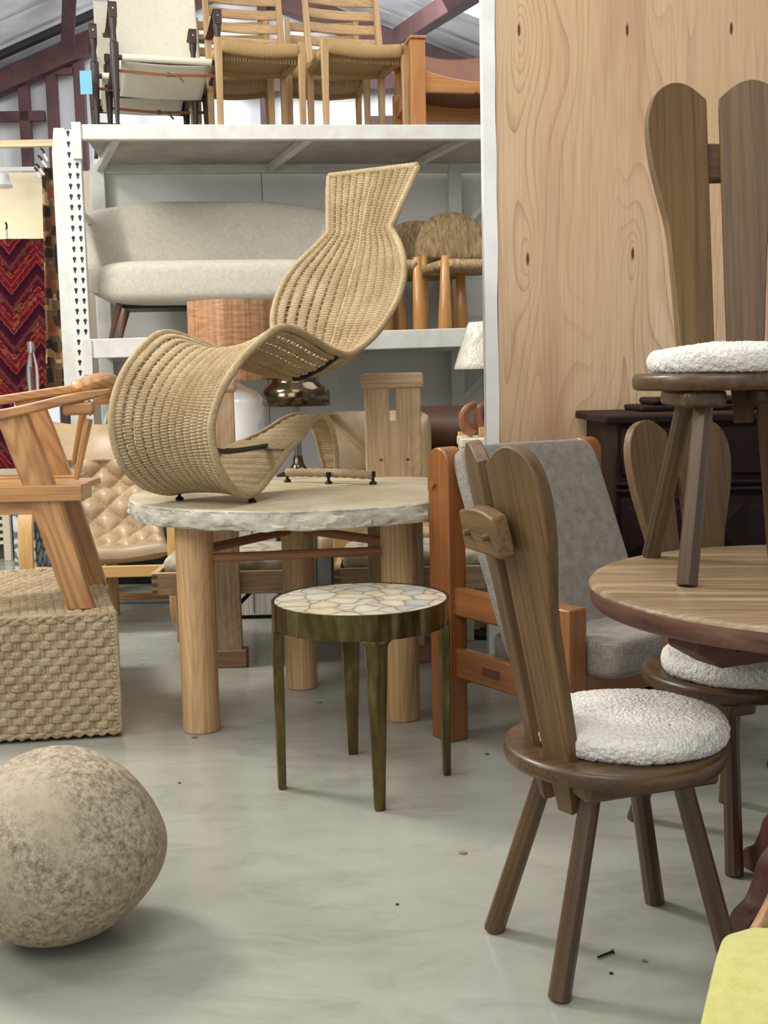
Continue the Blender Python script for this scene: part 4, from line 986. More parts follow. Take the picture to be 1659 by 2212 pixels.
# ============================================================ TUFTED LEATHER LOUNGER (left)
def tuft(a,b_,n=1.):
    p=abs(math.sin(PI*(a+b_)/2)); q=abs(math.sin(PI*(a-b_)/2)); return (p*q)**.42
def lounge(name,label,prof,x0,x1,base,mat,dia,smooth_to,group=None):
    t=thing(name,label,'lounge chair',base,0,group,world=True)
    P=cat([Vector((a,b_,0)) for a,b_ in prof],400); L=[0]
    for i in range(1,400): L.append(L[-1]+(P[i]-P[i-1]).length)
    LT=L[-1]
    def samp(s_):
        s_=max(0,min(1,s_))*LT; j=min(398,max(0,next((k for k in range(399) if L[k+1]>=s_),398))); u=(s_-L[j])/max(1e-9,L[j+1]-L[j]); return P[j].lerp(P[j+1],u),(P[j+1]-P[j]).normalized()
    cache={}
    nu,nv=230,150
    def fn(u,v):
        if u not in cache: cache[u]=samp(u)
        c,T=cache[u]; n=Vector((-T.y,T.x,0)); 
        if n.y<0 : n=-n
        sl=u*LT; W=(x1-x0); sv=v*W
        e=min(v,1-v)*W; rd=.05; edge=1-((rd-e)/rd)**2 if e<rd else 1
        e2=min(u,1-u)*LT; edge*= (1-((rd-e2)/rd)**2) if e2<rd else 1
        edge=max(0,edge)**.5
        h=.055*edge
        if sl>smooth_to and e>.035 and e2>.05: h+= -.040+.046*tuft(sl/dia*1.0,sv/dia*1.0)
        h+=.004*noise.noise(Vector((sl*9,sv*9,2)))
        sag=-.03*math.sin(PI*v)
        return Vector((x0+W*v+ (c.x-prof[-1][0])*LSK, c.x+n.x*(h+sag), c.y+n.y*(h+sag)))
    o=grid('leather_pad',fn,nu,nv,mat,t,angle=180)
    def fb(u,v):
        if u not in cache: cache[u]=samp(u)
        c,T=cache[u]; n=Vector((-T.y,T.x,0)); n=n if n.y>0 else -n
        e=min(v,1-v)*(x1-x0); e2=min(u,1-u)*LT; k=min(1,max(0,min(e,e2)/.05))**.5
        return Vector((x0+(x1-x0)*v+(c.x-prof[-1][0])*LSK,c.x-n.x*.035*k-n.x*.03*math.sin(PI*v),c.y-n.y*.035*k-n.y*.03*math.sin(PI*v)))
    grid('pad_back',fb,60,40,mat,t,angle=180)
    return t
LSK=-.28
q0=PY(105,1200,5.5); qt=PY(200,918,6.1)
x0_=PY(103,1190,5.5).x; x1_=PY(372,1190,5.5).x
zt_=qt.z-.05; zs=PY(240,1196,5.5).z+.02
lt=lounge('tufted_lounger','button-tufted tan leather lounge chair with bentwood frame, left of the stone table',[(6.30,zt_-.02),(6.22,zt_+.02),(6.12,zt_-.10),(6.06,zt_-.28),(5.95,zs+.22),(5.80,zs+.05),(5.6,zs+.0),(5.46,zs-.01)],x0_,x1_,((x0_+x1_)/2,5.8,0),LEATH,.080,.30)
xl=x0_-.06
def bw(name,pts,parent,w=.05,t=.025,mat=None):
    V=[];F=[]
    pp=cat(pts,max(30,len(pts)*8)); n=len(pp)
    for i,p in enumerate(pp):
        T=(pp[min(i+1,n-1)]-pp[max(i-1,0)]).normalized(); nn=Vector((0,T.z,-T.y)).normalized() if abs(T.x)<.9 else Vector((0,0,1))
        sx=Vector((1,0,0)) if abs(T.x)<.9 else Vector((0,1,0))
        for a,b_ in ((-1,-1),(1,-1),(1,1),(-1,1)): V.append(p+sx*w/2*a+nn*t/2*b_)
    for i in range(n-1):
        for k in range(4): F.append((i*4+k,i*4+(k+1)%4,(i+1)*4+(k+1)%4,(i+1)*4+k))
    F+=[(3,2,1,0),(4*n-4,4*n-3,4*n-2,4*n-1)]
    return mk(name,V,F,mat or BENT('Z'),parent,bevel=.004,angle=35)
for x in (xl,x1_+.04):
    bw('bentwood_side',[Vector((x,6.25,.04)),Vector((x,5.6,.04)),Vector((x,5.42,.06)),Vector((x,5.36,.2)),Vector((x,5.38,zs+.16)),Vector((x,5.5,zs+.24)),Vector((x,5.9,zs+.26))],lt,w=.07)
board('front_rail',(xl,5.46,zs-.10),(x1_+.04,5.46,zs-.10),.055,.03,(0,0,1),BENT('Z'),lt)
board('floor_runner',(xl,6.24,.04),(x1_+.04,6.24,.04),.03,.05,(0,0,1),wood('floor_runner_beech',(170,124,72),(190,144,88),axis='Z'),lt)
board('rear_leg',(x0_+.20,5.95,0),(x0_+.20,5.95,zs-.03),.05,.03,(1,0,0),wood('floor_runner_beech',(170,124,72),(190,144,88),axis='Z'),lt)
# second leather lounge chair behind the plank chair
lx0=PY(690,900,5.9).x; lx1=PY(932,900,5.9).x
l2=thing('leather_easy_chair','tan leather easy chair with creased cushions behind the slotted plank-back chair','lounge chair',((lx0+lx1)/2,5.7,0),0,world=True)
zt2=PY(800,888,5.9).z
def crease(v):
    x=v.x/.28; y=v.y/.28
    d=min(abs(x-y),abs(x+y)); k=math.exp(-(d*9)**2)*.022+math.exp(-((x*x+y*y)*30))*.03
    return (v.x,v.y,v.z-(k if v.z>0 else 0)+.006*noise.noise(v*9))
M=Matrix.Rotation(math.radians(76),4,'X')
pillow('back_cushion',((lx0+lx1)/2,5.93,zt2-.27),((lx1-lx0)/2,.27,.085),LEATH,l2,.45,.22,nu=140,nv=80,M=M,fn=crease)
zs2=PY(800,1165,5.5).z
pillow('seat_cushion',((lx0+lx1)/2,5.62,zs2),((lx1-lx0)/2,.30,.075),LEATH,l2,.45,.22,nu=100,nv=50,fn=lambda v:crease(v))
for x in (PY(738,1180,5.3).x,PY(738,1180,5.3).x+.62):
    board('leg',(x,5.32,0),(x,5.32,zs2+.16),.075,.03,(1,0,0),BENT('Z'),l2); board('rear_post',(x,5.92,0),(x,6.0,zt2-.12),.06,.03,(1,0,0),BENT('Z'),l2)
    board('arm',(x,5.28,zs2+.17),(x,6.0,zs2+.20),.07,.025,(1,0,0),BENT('Z'),l2)
    board('side_rail',(x,5.32,zs2-.08),(x,5.94,zs2-.06),.03,.05,(1,0,0),BENT('Z'),l2)
for y in (5.36,5.9): board('cross_rail',(PY(738,1180,5.3).x,y,zs2-.09),(PY(738,1180,5.3).x+.62,y,zs2-.09),.05,.03,(0,0,1),BENT('Z'),l2)
# brown sofa with rolled arm
bx0=PY(886,930,6.25).x; bz=PY(950,877,6.25).z
bs=thing('brown_leather_sofa','dark brown leather sofa with thick rolled back, behind the leather easy chair','sofa',(bx0+.6,6.3,0),0,world=True)
rod('rolled_back',(bx0,6.3,bz-.14),(bx0+1.3,6.3,bz-.14),.14,.14,BRLEA,bs,seg=48,prof=[(0,.10),(.008,.13),(.025,.14),(.98,.14),(1,.12)],angle=60)
pillow('seat',(bx0+.65,6.22,.30),(.66,.36,.15),BRLEA,bs,.3,.15)
pillow('back',(bx0+.65,6.38,.55),(.64,.12,.30),BRLEA,bs,.3,.2)
for a in (.06,1.24):
    for y in (5.95,6.45): rod('leg',(bx0+a,y,0),(bx0+a,y,.17),.02,.025,DARK('Z'),bs)
# ============================================================ CABINETS AND LAMPS BEHIND THE TABLE
def crate(nm,label,x0,x1,y0,y1,h,mat):
    t=thing(nm,label,'cabinet',((x0+x1)/2,(y0+y1)/2,0),0,world=True)
    MB().box((x0,y0,.02),(x1,y1,h-.02)).mk('body',mat,t,bevel=.004); MB().box((x0-.01,y0-.01,h-.02),(x1+.01,y1+.005,h)).mk('top_board',mat,t,bevel=.004)
    MB().box((x0+.02,y0+.02,0),(x1-.02,y1-.02,.02)).mk('plinth',BLACK,t)
    for k in (1,2): board('plank_seam',(x0+(x1-x0)*k/3,y0-.002,.03),(x0+(x1-x0)*k/3,y0-.002,h-.03),.004,.003,(1,0,0),plain('seam',(90,88,84),.9),t,bevel=0)
    return t
WW=wood('whitewashed_pine',(196,192,182),(220,216,206),axis='Z',rough=.8,fine=.5)
GP=plain('grey_painted_board',(112,116,114),.6,var=.1)
ca0=PY(440,1200,5.75).x; ca1=PY(598,1200,5.75).x
CH=.71
crate('whitewashed_cabinet','low whitewashed plank cabinet carrying the white ceramic lamp',ca0,ca1,5.75,6.15,CH,WW)
cb0=PY(612,1200,5.6).x; cb1=PY(716,1200,5.6).x
crate('grey_cabinet','grey painted cabinet carrying the mushroom lamp, seen between the table legs',cb0,cb1,5.6,6.0,CH,GP)
# ceramic lamp with wooden veneer drum shade
lp=Vector((PY(508,900,5.95).x,5.95,CH))
la=thing('ceramic_lamp','white ceramic bottle lamp with a wide wood-veneer drum shade','table lamp',lp,0,world=True)
r_=29*5.95/2500; zsh=PY(508,820,5.95).z
zt_l=PY(508,945,5.95).z
lathe('ceramic_base',[(0,0),(r_*2.0,0),(r_*2.3,.01),(r_*2.3,zsh-CH-.13),(r_*2.2,zsh-CH-.10),(r_*1.7,zsh-CH-.06),(r_*.9,zsh-CH-.035),(r_*.5,zsh-CH-.02),(r_*.42,zsh-CH+.0),(r_*.5,zsh-CH+.02),(0,zsh-CH+.02)],plain('white_glaze',(240,240,234),.12,coat=.8),la,at=lp,seg=64,angle=60)
def m_veneer():
    m,nt,b=newmat('veneer_shade'); v=coords(nt,(1,1,.03),False); n=noisen(nt,v,38,3,.6); v2=coords(nt,(.2,.2,1),False); n2=noisen(nt,v2,70,2,.5)
    r=ramp(nt,[(.3,(150,104,68)),(.5,(184,138,98)),(.7,(204,162,120))]); nt.links.new(n,r.inputs[0]); r2=ramp(nt,[(.4,(190,170,150)),(.6,(255,255,255))]); nt.links.new(n2,r2.inputs[0])
    nt.links.new(mixc(nt,.5,r.outputs[0],r2.outputs[0],'MULTIPLY'),b.inputs['Base Color']); b.inputs['Roughness'].default_value=.55; return m
zs0=PY(508,822,5.95).z; zs1=PY(508,652,5.95).z; rs=93*5.95/2500
lathe('drum_shade',[(rs,zs0-CH),(rs*1.005,zs0-CH+.004),(rs*1.0,zs1-CH),(rs-.004,zs1-CH),(rs-.004,zs0-CH),(rs,zs0-CH)],m_veneer(),la,at=lp,seg=96,angle=30)
rod('stem',lp+Z3*(zsh-CH),lp+Z3*(zs1-CH-.01),.006,.006,plain('cream_plastic',(232,226,206),.5),la)
lathe('finial',[(0,zs1-CH-.03),(.014,zs1-CH-.02),(.016,zs1-CH),(.012,zs1-CH+.012),(0,zs1-CH+.016)],plain('cream_plastic',(232,226,206),.5),la,at=lp,seg=20)
# mushroom lamp
mp_=Vector((PY(640,870,5.8).x,5.8,CH)); k=5.8/2500
mlz=lambda y: PY(640,y,5.8).z-CH
ml=thing('mushroom_lamp','dark metal mushroom table lamp with brass reflections on a slim stem','table lamp',mp_,0,world=True)
GUN=plain('bronzed_metal',(96,84,66),.16,metal=1.)
zb=mlz(877)
lathe('metal_shade',[(68*k,zb+.004),(71*k,zb),(73*k,zb+.008),(72*k,mlz(848)),(66*k,mlz(838)),(54*k,mlz(828)),(50*k,mlz(822)),(48*k,mlz(796)),(46*k,mlz(788)),(0,mlz(786)),(0,mlz(789)),(45*k,mlz(791)),(47*k,mlz(822)),(64*k,mlz(842)),(68*k,zb+.004)],GUN,ml,at=mp_,seg=80,angle=40)
rod('stem',mp_+Z3*.01,mp_+Z3*(zb+.06),.020,.018,plain('satin_steel',(150,146,140),.25,metal=1),ml,seg=24)
lathe('base',[(0,0),(.11,0),(.112,.008),(.10,.02),(.05,.035),(.028,.07),(.022,.11),(0,.11)],GUN,ml,at=mp_,seg=60,angle=50)
# white cone lamp in plastic wrap, beside the partition end
wl=Vector((PY(1048,750,5.3).x,5.3,0)); k=5.3/2500; wz=lambda y: PY(1040,y,5.3).z
wlt=thing('wrapped_cone_lamp','floor lamp with cream cone shade still wrapped in shiny plastic, beside the white wall end','floor lamp',wl,0,world=True)
def m_wrap():
    m,nt,b=newmat('plastic_wrapped_linen'); b.inputs['Base Color'].default_value=lin((226,220,202)); b.inputs['Roughness'].default_value=.12; b.inputs['Coat Weight'].default_value=1; b.inputs['Coat Roughness'].default_value=.05
    v=coords(nt,(1,1,.5),False); bump(nt,noisen(nt,v,16,3,.6,1.2),b,.9,.02); return m
V=[];F=[];ns=72
pr_=[(66*k,wz(797)),(67*k,wz(793)),(64*k,wz(785)),(47*k,wz(730)),(40*k,wz(706)),(35*k,wz(696)),(20*k,wz(694)),(0.001,wz(694))]
for r__,z in pr_:
    for i in range(ns):
        a=2*PI*i/ns; rr=r__*(1+.018*math.sin(a*7+z*20)+.02*noise.noise(Vector((math.cos(a)*4,math.sin(a)*4,z*9)))); V.append((wl.x+rr*math.cos(a),wl.y+rr*math.sin(a),z))
for j in range(len(pr_)-1):
    for i in range(ns): F.append((j*ns+i,j*ns+(i+1)%ns,(j+1)*ns+(i+1)%ns,(j+1)*ns+i))
mk('wrapped_shade',V,F,m_wrap(),wlt,angle=50)
rod('pole',(wl.x,wl.y,.03),(wl.x,wl.y,wz(700)),.012,.012,BLACK,wlt); lathe('base',[(0,0),(.13,0),(.13,.02),(.02,.03),(0,.03)],BLACK,wlt,at=wl,seg=40)
# ============================================================ SMALL WHITE TABLE AND HORN-SHAPED WOODEN OBJECT
wt0=PY(996,948,5.15); tz=wt0.z
wtb=thing('cream_side_table','cream painted small table at the end of the partition, horn sculpture on it','side table',(wt0.x+.2,5.3,0),0,world=True)
CRM=plain('cream_paint',(232,224,198),.5,var=.06)
MB().box((wt0.x,5.15,tz-.04),(wt0.x+.42,5.45,tz)).mk('tabletop',CRM,wtb,bevel=.006)
for a in (.03,.39):
    for y in (5.18,5.42): board('leg',(wt0.x+a,y,0),(wt0.x+a,y,tz-.04),.035,.035,(1,0,0),CRM,wtb)
hz=lambda px,py,y=5.28: PY(px,py,y)
hs=thing('horn_sculpture','carved wooden sculpture of curved horns on the cream side table','sculpture',(hz(1030,940).x,5.28,tz),0,world=True)
TEAK=wood('carved_teak',(140,86,52),(174,112,72),axis='Z',coat=.3,rough=.35)
def horn(pts,nm):
    V,F=tubeVF(cat(pts,40),lambda t:.004+.020*math.sin(PI*min(1,.08+t*.62))**1.2,14,flat=.7); mk(nm,V,F,TEAK,hs,angle=60)
horn([hz(1027,869),hz(1010,880),hz(1000,902),hz(1006,925),hz(1024,938)],'horn')
horn([hz(1050,868,5.3),hz(1038,880,5.3),hz(1034,905,5.3),hz(1040,930,5.3),hz(1050,942,5.3)],'horn')
horn([hz(1085,869,5.3),hz(1090,890,5.3),hz(1085,915,5.3),hz(1068,935,5.3)],'horn')
MB().box((hz(1022,0).x,5.26,tz),(hz(1070,0).x,5.32,tz+.045)).mk('base_block',wood('pale_block',(196,150,104),(214,170,124),axis='X'),hs,bevel=.005)
# ============================================================ SHELF OF THE RACK: SOFA AND RUSH CHAIRS
def onshelf(px,dy): 
    l=rackx(px,720,dy); return l.x
def RW(x,y,z): return RK(x,y,z)
sxl=onshelf(190,.12)
SFM=RM@Matrix.Translation((sxl,.14,ZS-.022+.0115*(sxl+.6)))
loc=SFM.translation
sofa=thing('curved_sofa','small oatmeal linen sofa with rounded wrap-around back on the rack shelf','sofa',loc,RP,world=False)
SW=1.42
def shell(u,v):
    # plan path left arm front -> back -> right arm front
    side=1
    t=u*2-1; a=abs(t); sg_=-1 if t<0 else 1
    # superelliptic U
    if a<.62: x=sg_*(SW/2-.20)*(a/.62); y=.56+.03*(1-(a/.62)**2)
    else:
        k=(a-.62)/.38; ang_=k*PI/2*.98
        x=sg_*(SW/2-.20+.15*math.sin(min(PI/2,ang_*1.5))); y=.56-.50*k**1.25
    front=0 if a<.62 else (a-.62)/.38
    ztop=.885-.10*min(1,a/.75)**5-.03*front-.34*max(0,front-.35)**1.5*1.9
    if a>.45 and a<.75: ztop-=.0
    zbot=.25+.03*front
    yl=.02
    # section: rounded slab, leaning outwards with height
    nx=sg_*(0 if a<.5 else min(1,(a-.5)/.25)); ny=1-min(1,max(0,(a-.5)/.35)); nl=math.hypot(nx,ny) or 1; nx/=nl; ny/=nl
    th=.075-.012*front; s_=2*PI*v
    ph=s_
    zc=(ztop+zbot)/2; hh=(ztop-zbot)/2
    zz=zc+hh*spow(math.sin(ph),.45); off=th*spow(math.cos(ph),.75)
    lean=.15*((zz-zbot)/.55)-.03
    e=1.
    cx_=x+nx*(off+lean); cy_=y+ny*(off+lean)
    return Vector((SW/2+cx_-.02,cy_,zz))
grid('wrap_back',shell,96,48,LINEN,sofa,angle=180)
for u in (0,1):
    pts=[shell(u,k/48) for k in range(48)]; c=sum(pts,Vector())/48
    mk('arm_face',[c+Vector((0,-.02,0))]+pts,[(0,1+k,1+(k+1)%48) for k in range(48)],LINEN,sofa,angle=180)
pillow('seat',(SW/2,.27,.335),(SW/2-.055,.31,.128),LINEN,sofa,.42,.22,nu=100,nv=40,fn=lambda v:(v.x,v.y-.0*v.z,v.z*(1.0)))
MB().box((.18,.12,.195),(SW-.16,.52,.225)).mk('base_frame',BLACK,sofa,bevel=.01)
for x,s in ((.17,-1),(SW-.17,1)):
    for y in (.06,.48): rod('leg',(x+s*.06,y-(.02 if y<.3 else -.02),0),(x,y+.03,.215),.009,.019,wood('walnut_leg',(112,66,38),(140,86,52),axis='Z'),sofa,seg=16)
# rush-seated easy chairs
def m_rush():
    m,nt,b=newmat('rush_straw'); v=coords(nt,(1,1,.22)); n=noisen(nt,v,52,5,.7,.6)
    r=ramp(nt,[(.3,(136,108,70)),(.5,(196,166,122)),(.68,(228,202,158))]); nt.links.new(n,r.inputs[0]); nt.links.new(r.outputs[0],b.inputs['Base Color']); b.inputs['Roughness'].default_value=.75; bump(nt,n,b,1.,.012); return m
RUSH=m_rush()
def WAX(ax='Z'): return wood('waxed_pine_leg',(186,130,66),(210,156,86),axis=ax,rough=.28,coat=.5,fine=.15)
def rush_chair(label,loc,rz):
    t=thing('rush_chair',label,'chair',loc,rz,'low rush-seated chairs on the rack shelf',world=False)
    SH=.41; w=.235; d=.22
    for sx in (-1,1):
        rod('leg',(sx*w,-d,0),(sx*(w-.012),-d+.01,SH+.03),.042,.022,WAX(),t,seg=28,prof=[(0,.040),(.01,.042),(.985,.0245),(1,.020)])
        rod('leg',(sx*(w-.01),d,0),(sx*(w-.03),d+.02,SH+.08),.038,.02,WAX(),t,seg=28,prof=[(0,.036),(.01,.038),(.985,.022),(1,.018)])
    def seat(u,v):
        x=(u*2-1); y=(v*2-1); dd=max(abs(x),abs(y)); ax=x*w; ay=y*d
        z=SH-.012*(1-dd)**.5-.0; z+=.006*noise.noise(Vector((ax*30,ay*30,1)))
        return Vector((ax,ay,z))
    grid('rush_seat',seat,40,40,RUSH,t,th=.03)
    for a,b_ in (((-w,-d),(w,-d)),((-w,d),(w,d)),((-w,-d),(-w,d)),((w,-d),(w,d))):
        V,F=tubeVF(cat([(a[0]*.93,a[1]*.95,SH-.012),((a[0]+b_[0])/2*.99,(a[1]+b_[1])/2,SH-.018),(b_[0]*.93,b_[1]*.95,SH-.012)],24),.029,12); mk('rush_roll',V,F,RUSH,t,angle=180)
    def back(u,v):
        # half-round panel standing above the rear legs, pillowy section
        a=PI*u; R_=.245
        x=R_*math.cos(a)*1.0; 
        s_=v*2*PI; rr=.036
        # closed lens section swept from base line to arc
        k=.5-.5*math.cos(s_); th=.040*math.sin(s_)*(1-.25*k)
        zt=.285*math.sin(a)**.72
        return Vector((x,d+.045+.03*k+th*.8,SH+.065+zt*k))
    grid('rush_back',back,56,40,RUSH,t,angle=180)
    return t
def rs(px,dy): 
    l=rackx(px,709,dy); q=RW(l.x,dy,0); q.z=ZS-.022+TILT*l.x+.0006; return q
pA=rs(961,.09); a_=RP+.17
cA=pA+Matrix.Rotation(a_,3,'Z')@Vector((.235,.22,0))
r1=rush_chair('low rush chair with half-round back nearest the partition, on the rack shelf',cA,a_)
pB=rs(908,.13); cB=pB+Matrix.Rotation(RP+.1,3,'Z')@Vector((-.235,.22,0))
r2=dup(r1); r2.matrix_basis=Matrix.Translation(cB)@rotz(RP+.1); r2['label']='low rush chair on the rack shelf mostly hidden behind the head of the wicker lounger'; ROOTS[r2.name]=Matrix.Identity(4)
pC=rs(885,.52); cC=pC+Matrix.Rotation(RP,3,'Z')@Vector((.10,.18,0))
r3=dup(r1); r3.matrix_basis=Matrix.Translation(cC)@rotz(RP-.05); r3['label']='shaded rush chair at the back of the rack shelf, between the two others'; ROOTS[r3.name]=Matrix.Identity(4)
# ============================================================ ON TOP OF THE RACK
ZD=ZT-.0215
def tp_(px,dy): 
    l=rackx(px,262,dy); q=RW(l.x,dy,0); q.z=ZD; return q
def cordmat():
    m,nt,b=newmat('woven_paper_cord'); v=coords(nt,(1,1,1),False); w=N(nt,'ShaderNodeTexWave'); w.bands_direction='X'; w.inputs['Scale'].default_value=48; w.inputs['Distortion'].default_value=.6; nt.links.new(v,w.inputs['Vector'])
    r=ramp(nt,[(0,(150,118,72)),(.5,(190,158,108))]); nt.links.new(w.outputs['Fac'],r.inputs[0]); nt.links.new(r.outputs[0],b.inputs['Base Color']); b.inputs['Roughness'].default_value=.85; bump(nt,w.outputs['Fac'],b,.6,.003); return m
CORD=cordmat()
def dining(label,loc,rz):
    t=thing('cord_seat_chair',label,'chair',loc,rz,'light oak ladder-back chairs with paper cord seats on top of the rack',world=False)
    w=.235; d=.205
    for sx in (-1,1):
        board('leg',(sx*w,-d,0),(sx*w,-d,.485),.030,.030,(1,0,0),LOAK(),t,w2=.042,t2=.038)
        board('rear_post',(sx*(w-.015),d,0),(sx*(w-.015),d,.45),.030,.034,(1,0,0),LOAK(),t,w2=.040,t2=.04)
        board('rear_post',(sx*(w-.015),d,.45),(sx*(w-.015),d+.09,.90),.040,.04,(1,0,0),LOAK(),t,w2=.032,t2=.024)
    for k,z in enumerate((.605,.69,.775,.86)):
        def sl(u,v,z=z):
            x=(u*2-1)*(w-.02); y=d+.02+(z-.45)*.2+.03*(1-(u*2-1)**2)
            s_=2*PI*v; return Vector((x,y+.008*spow(math.cos(s_),.5),z+.028*spow(math.sin(s_),.5)-.012*(1-(u*2-1)**2)*0))
        grid('back_slat',sl,20,16,LOAK('X'),t,angle=60)
    def roll(a,b_,r_,sg=.016):
        m_=(Vector(a)+Vector(b_))/2; m_.z-=sg
        V,F=tubeVF(cat([a,m_,b_],20),r_,12,flat=.62,up=(0,0,1)); return mk('cord_rail',V,F,CORD,t,angle=180)
    z=.435
    roll((-w+.015,-d,z+.01),(w-.015,-d,z+.01),.038); roll((-w+.02,d,z-.01),(w-.02,d,z-.01),.034); roll((-w,-d+.01,z),(-w+.012,d-.01,z-.01),.034,.008); roll((w,-d+.01,z),(w-.012,d-.01,z-.01),.034,.008)
    def seat(u,v):
        x=(u*2-1)*(w-.01); y=(v*2-1)*(d-.005); return Vector((x,y,z+.012-.028*(1-(u*2-1)**2)*(1-.3*(v*2-1)**2)))
    grid('cord_seat',seat,30,30,CORD,t,th=.022)
    st_=MB()
    for k in range(26):
        x=-w+.03+k*(2*w-.06)/25; st_.box((x-.003,-d+.035,z-.060),(x+.003,-d+.042,z-.014))
    st_.mk('cord_ends',CORD,t)
    for sx in (-1,1): board('side_stretcher',(sx*w,-d,.16),(sx*(w-.012),d,.16),.03,.018,(0,0,1),LOAK(),t) if False else None
    return t
ca_=math.radians(17)
def off(p,a,x,y): return p+Matrix.Rotation(a,3,'Z')@Vector((x,y,0))
d1=dining('oak ladder-back cord-seat chair on the rack top, beside the front canvas chair',off(tp_(477,.06),ca_,.235,.205),ca_)
def dpl(label,p,a):
    c=dup(d1); c.matrix_basis=Matrix.Translation(p)@rotz(a); c['label']=label; ROOTS[c.name]=Matrix.Identity(4); return c
dpl('oak ladder-back cord-seat chair on the rack top, touching the pine sling chair',off(tp_(705,.06),ca_,.235,.205),ca_)
cb_=math.radians(6)
dpl('rear oak cord-seat chair on the rack top, behind the left front oak chair',off(tp_(588,.62),cb_,-.235,.205),cb_)
dpl('rear oak cord-seat chair on the rack top, behind the right front oak chair',off(tp_(794,.62),cb_,-.235,.205),cb_)
# safari chairs
def safari(label,loc,rz,tagit):
    t=thing('safari_chair',label,'chair',loc,rz,'folding canvas safari chairs on top of the rack',world=False)
    w=.285; d=.25
    for sx in (-1,1):
        rod('leg',(sx*w,-d,0),(sx*w,-d,.645),.02,.02,EBON(),t,seg=18,prof=[(0,.011),(.012,.014),(.05,.010),(.06,.0105),(.45,.022),(.60,.0245),(.70,.0245),(.712,.016),(.80,.014),(.86,.021),(.98,.023),(1,.019)])
        rod('leg',(sx*w,d,0),(sx*w,d,.52),.02,.02,EBON(),t,seg=18,prof=[(0,.011),(.015,.014),(.06,.010),(.55,.022),(.75,.0245),(.88,.0245),(.90,.015),(.95,.020),(1,.018)])
        rod('side_bar',(sx*w,-d,.385),(sx*w,d,.30),.014,.014,EBON(),t,seg=12)
        V=[];F=[]
        pts=cat([(sx*w,-d-.024,.58),(sx*w,-d-.022,.653),(sx*w,-d+.03,.657),(sx*w,-.02,.60),(sx*w,d-.06,.60),(sx*w*.98,d+.06,.655)],40)
        for i,p in enumerate(pts):
            T=(pts[min(i+1,39)]-pts[max(i-1,0)]).normalized(); nn=Vector((0,T.z,-T.y))
            for a,b_ in ((-1,-1),(1,-1),(1,1),(-1,1)): V.append(p+Vector((.022*a,0,0))+nn*.002*b_)
        for i in range(39):
            for k in range(4): F.append((i*4+k,i*4+(k+1)%4,(i+1)*4+(k+1)%4,(i+1)*4+k))
        mk('arm_strap',V,F,plain('dark_leather',(72,50,42),.5,var=.2),t,angle=60)
        rod('stud',(sx*w,-d-.026,.625),(sx*w,-d-.030,.625),.006,.004,plain('steel_stud',(190,188,184),.3,metal=1),t,seg=12)
        rod('back_pole',(sx*(w-.035),d-.02,.30),(sx*(w-.045),d+.20,.98),.014,.014,EBON(),t,seg=14)
        rod('pivot',(sx*w,-d-.026,.455),(sx*w,-d-.031,.455),.012,.010,EBON(),t,seg=14)
    rod('front_bar',(-w,-d,.375),(w,-d,.375),.014,.014,EBON(),t,seg=14)
    rod('rear_bar',(-w,d,.29),(w,d,.29),.014,.014,EBON(),t,seg=14)
    def seat(u,v):
        x=(u*2-1)*(w-.04); y=-d-.018+v*(2*d+.03); z=.39-.075*v-.028*math.sin(PI*v)-.012*math.sin(PI*u)*math.sin(PI*v)
        if v<.04: z=.39-.006; 
        return Vector((x,y,z))
    grid('canvas_seat',seat,24,40,CANVAS,t,th=.003)
    V,F=tubeVF([(-(w-.04),-d,.377),((w-.04),-d,.377)],.019,16); mk('canvas_hem',V,F,CANVAS,t,angle=60)
    def under(u,v):
        x=(u*2-1)*(w-.05); return Vector((x,-d+.01+v*.36,.362-.105*v-.01*math.sin(PI*u)))
    grid('canvas_flap',under,16,20,CANVAS,t,th=.003)
    def back(u,v):
        x=(u*2-1)*(w-.03); z=.345+v*.64; y=d-.02+ (z-.30)*.30 + .055*math.sin(PI*u)*(.4+.6*math.sin(PI*min(1,v*.9+.1))) -.03*math.exp(-((u*2-1)**2*20))*0
        y+=.010*noise.noise(Vector((x*6,z*5,4)))
        return Vector((x,y-.06,z))
    grid('canvas_back',back,40,50,CANVAS,t,th=.004)
    def strap(z,y,sg,nm='buckle_strap',c=STRAP):
        pts=cat([(-w,y,z),(0,y-.005,z-sg),(w,y,z)],24); V=[];F=[]
        for p in pts:
            for a,b_ in ((-1,-1),(1,-1),(1,1),(-1,1)): V.append(p+Vector((0,.0015*b_,.008*a)))
        for i in range(23):
            for k in range(4): F.append((i*4+k,i*4+(k+1)%4,(i+1)*4+(k+1)%4,(i+1)*4+k))
        s_=mk(nm,V,F,c,t,angle=60)
        MB().box((-.012,y-.012,z-sg-.012),(.012,y-.003,z-sg+.012)).mk('buckle',BRASS,s_,bevel=.002)
        tube('strap_end',cat([(.01,y-.012,z-sg),(.05,y-.018,z-sg-.005),(.085,y-.02,z-sg-.04)],12),.006,c,s_,flat=.3)
    strap(.305,-d,.010); strap(.215,d,.012); 
    if tagit: pass
    return t
s1=safari('cream canvas safari chair at the front of the rack top, in front of its twin',off(tp_(254,.05),ca_,.285,.25),ca_,0)
s2=dup(s1); s2p=off(tp_(210,.45),math.radians(15),.285,.25); s2.matrix_basis=Matrix.Translation(s2p)@rotz(math.radians(15)); s2['label']='cream canvas safari chair with a blue tag, left and behind on the rack top'; ROOTS[s2.name]=Matrix.Identity(4)
tg=tp_(186,.40); tg.z=0
tgz=PY(186,182,tg.y).z
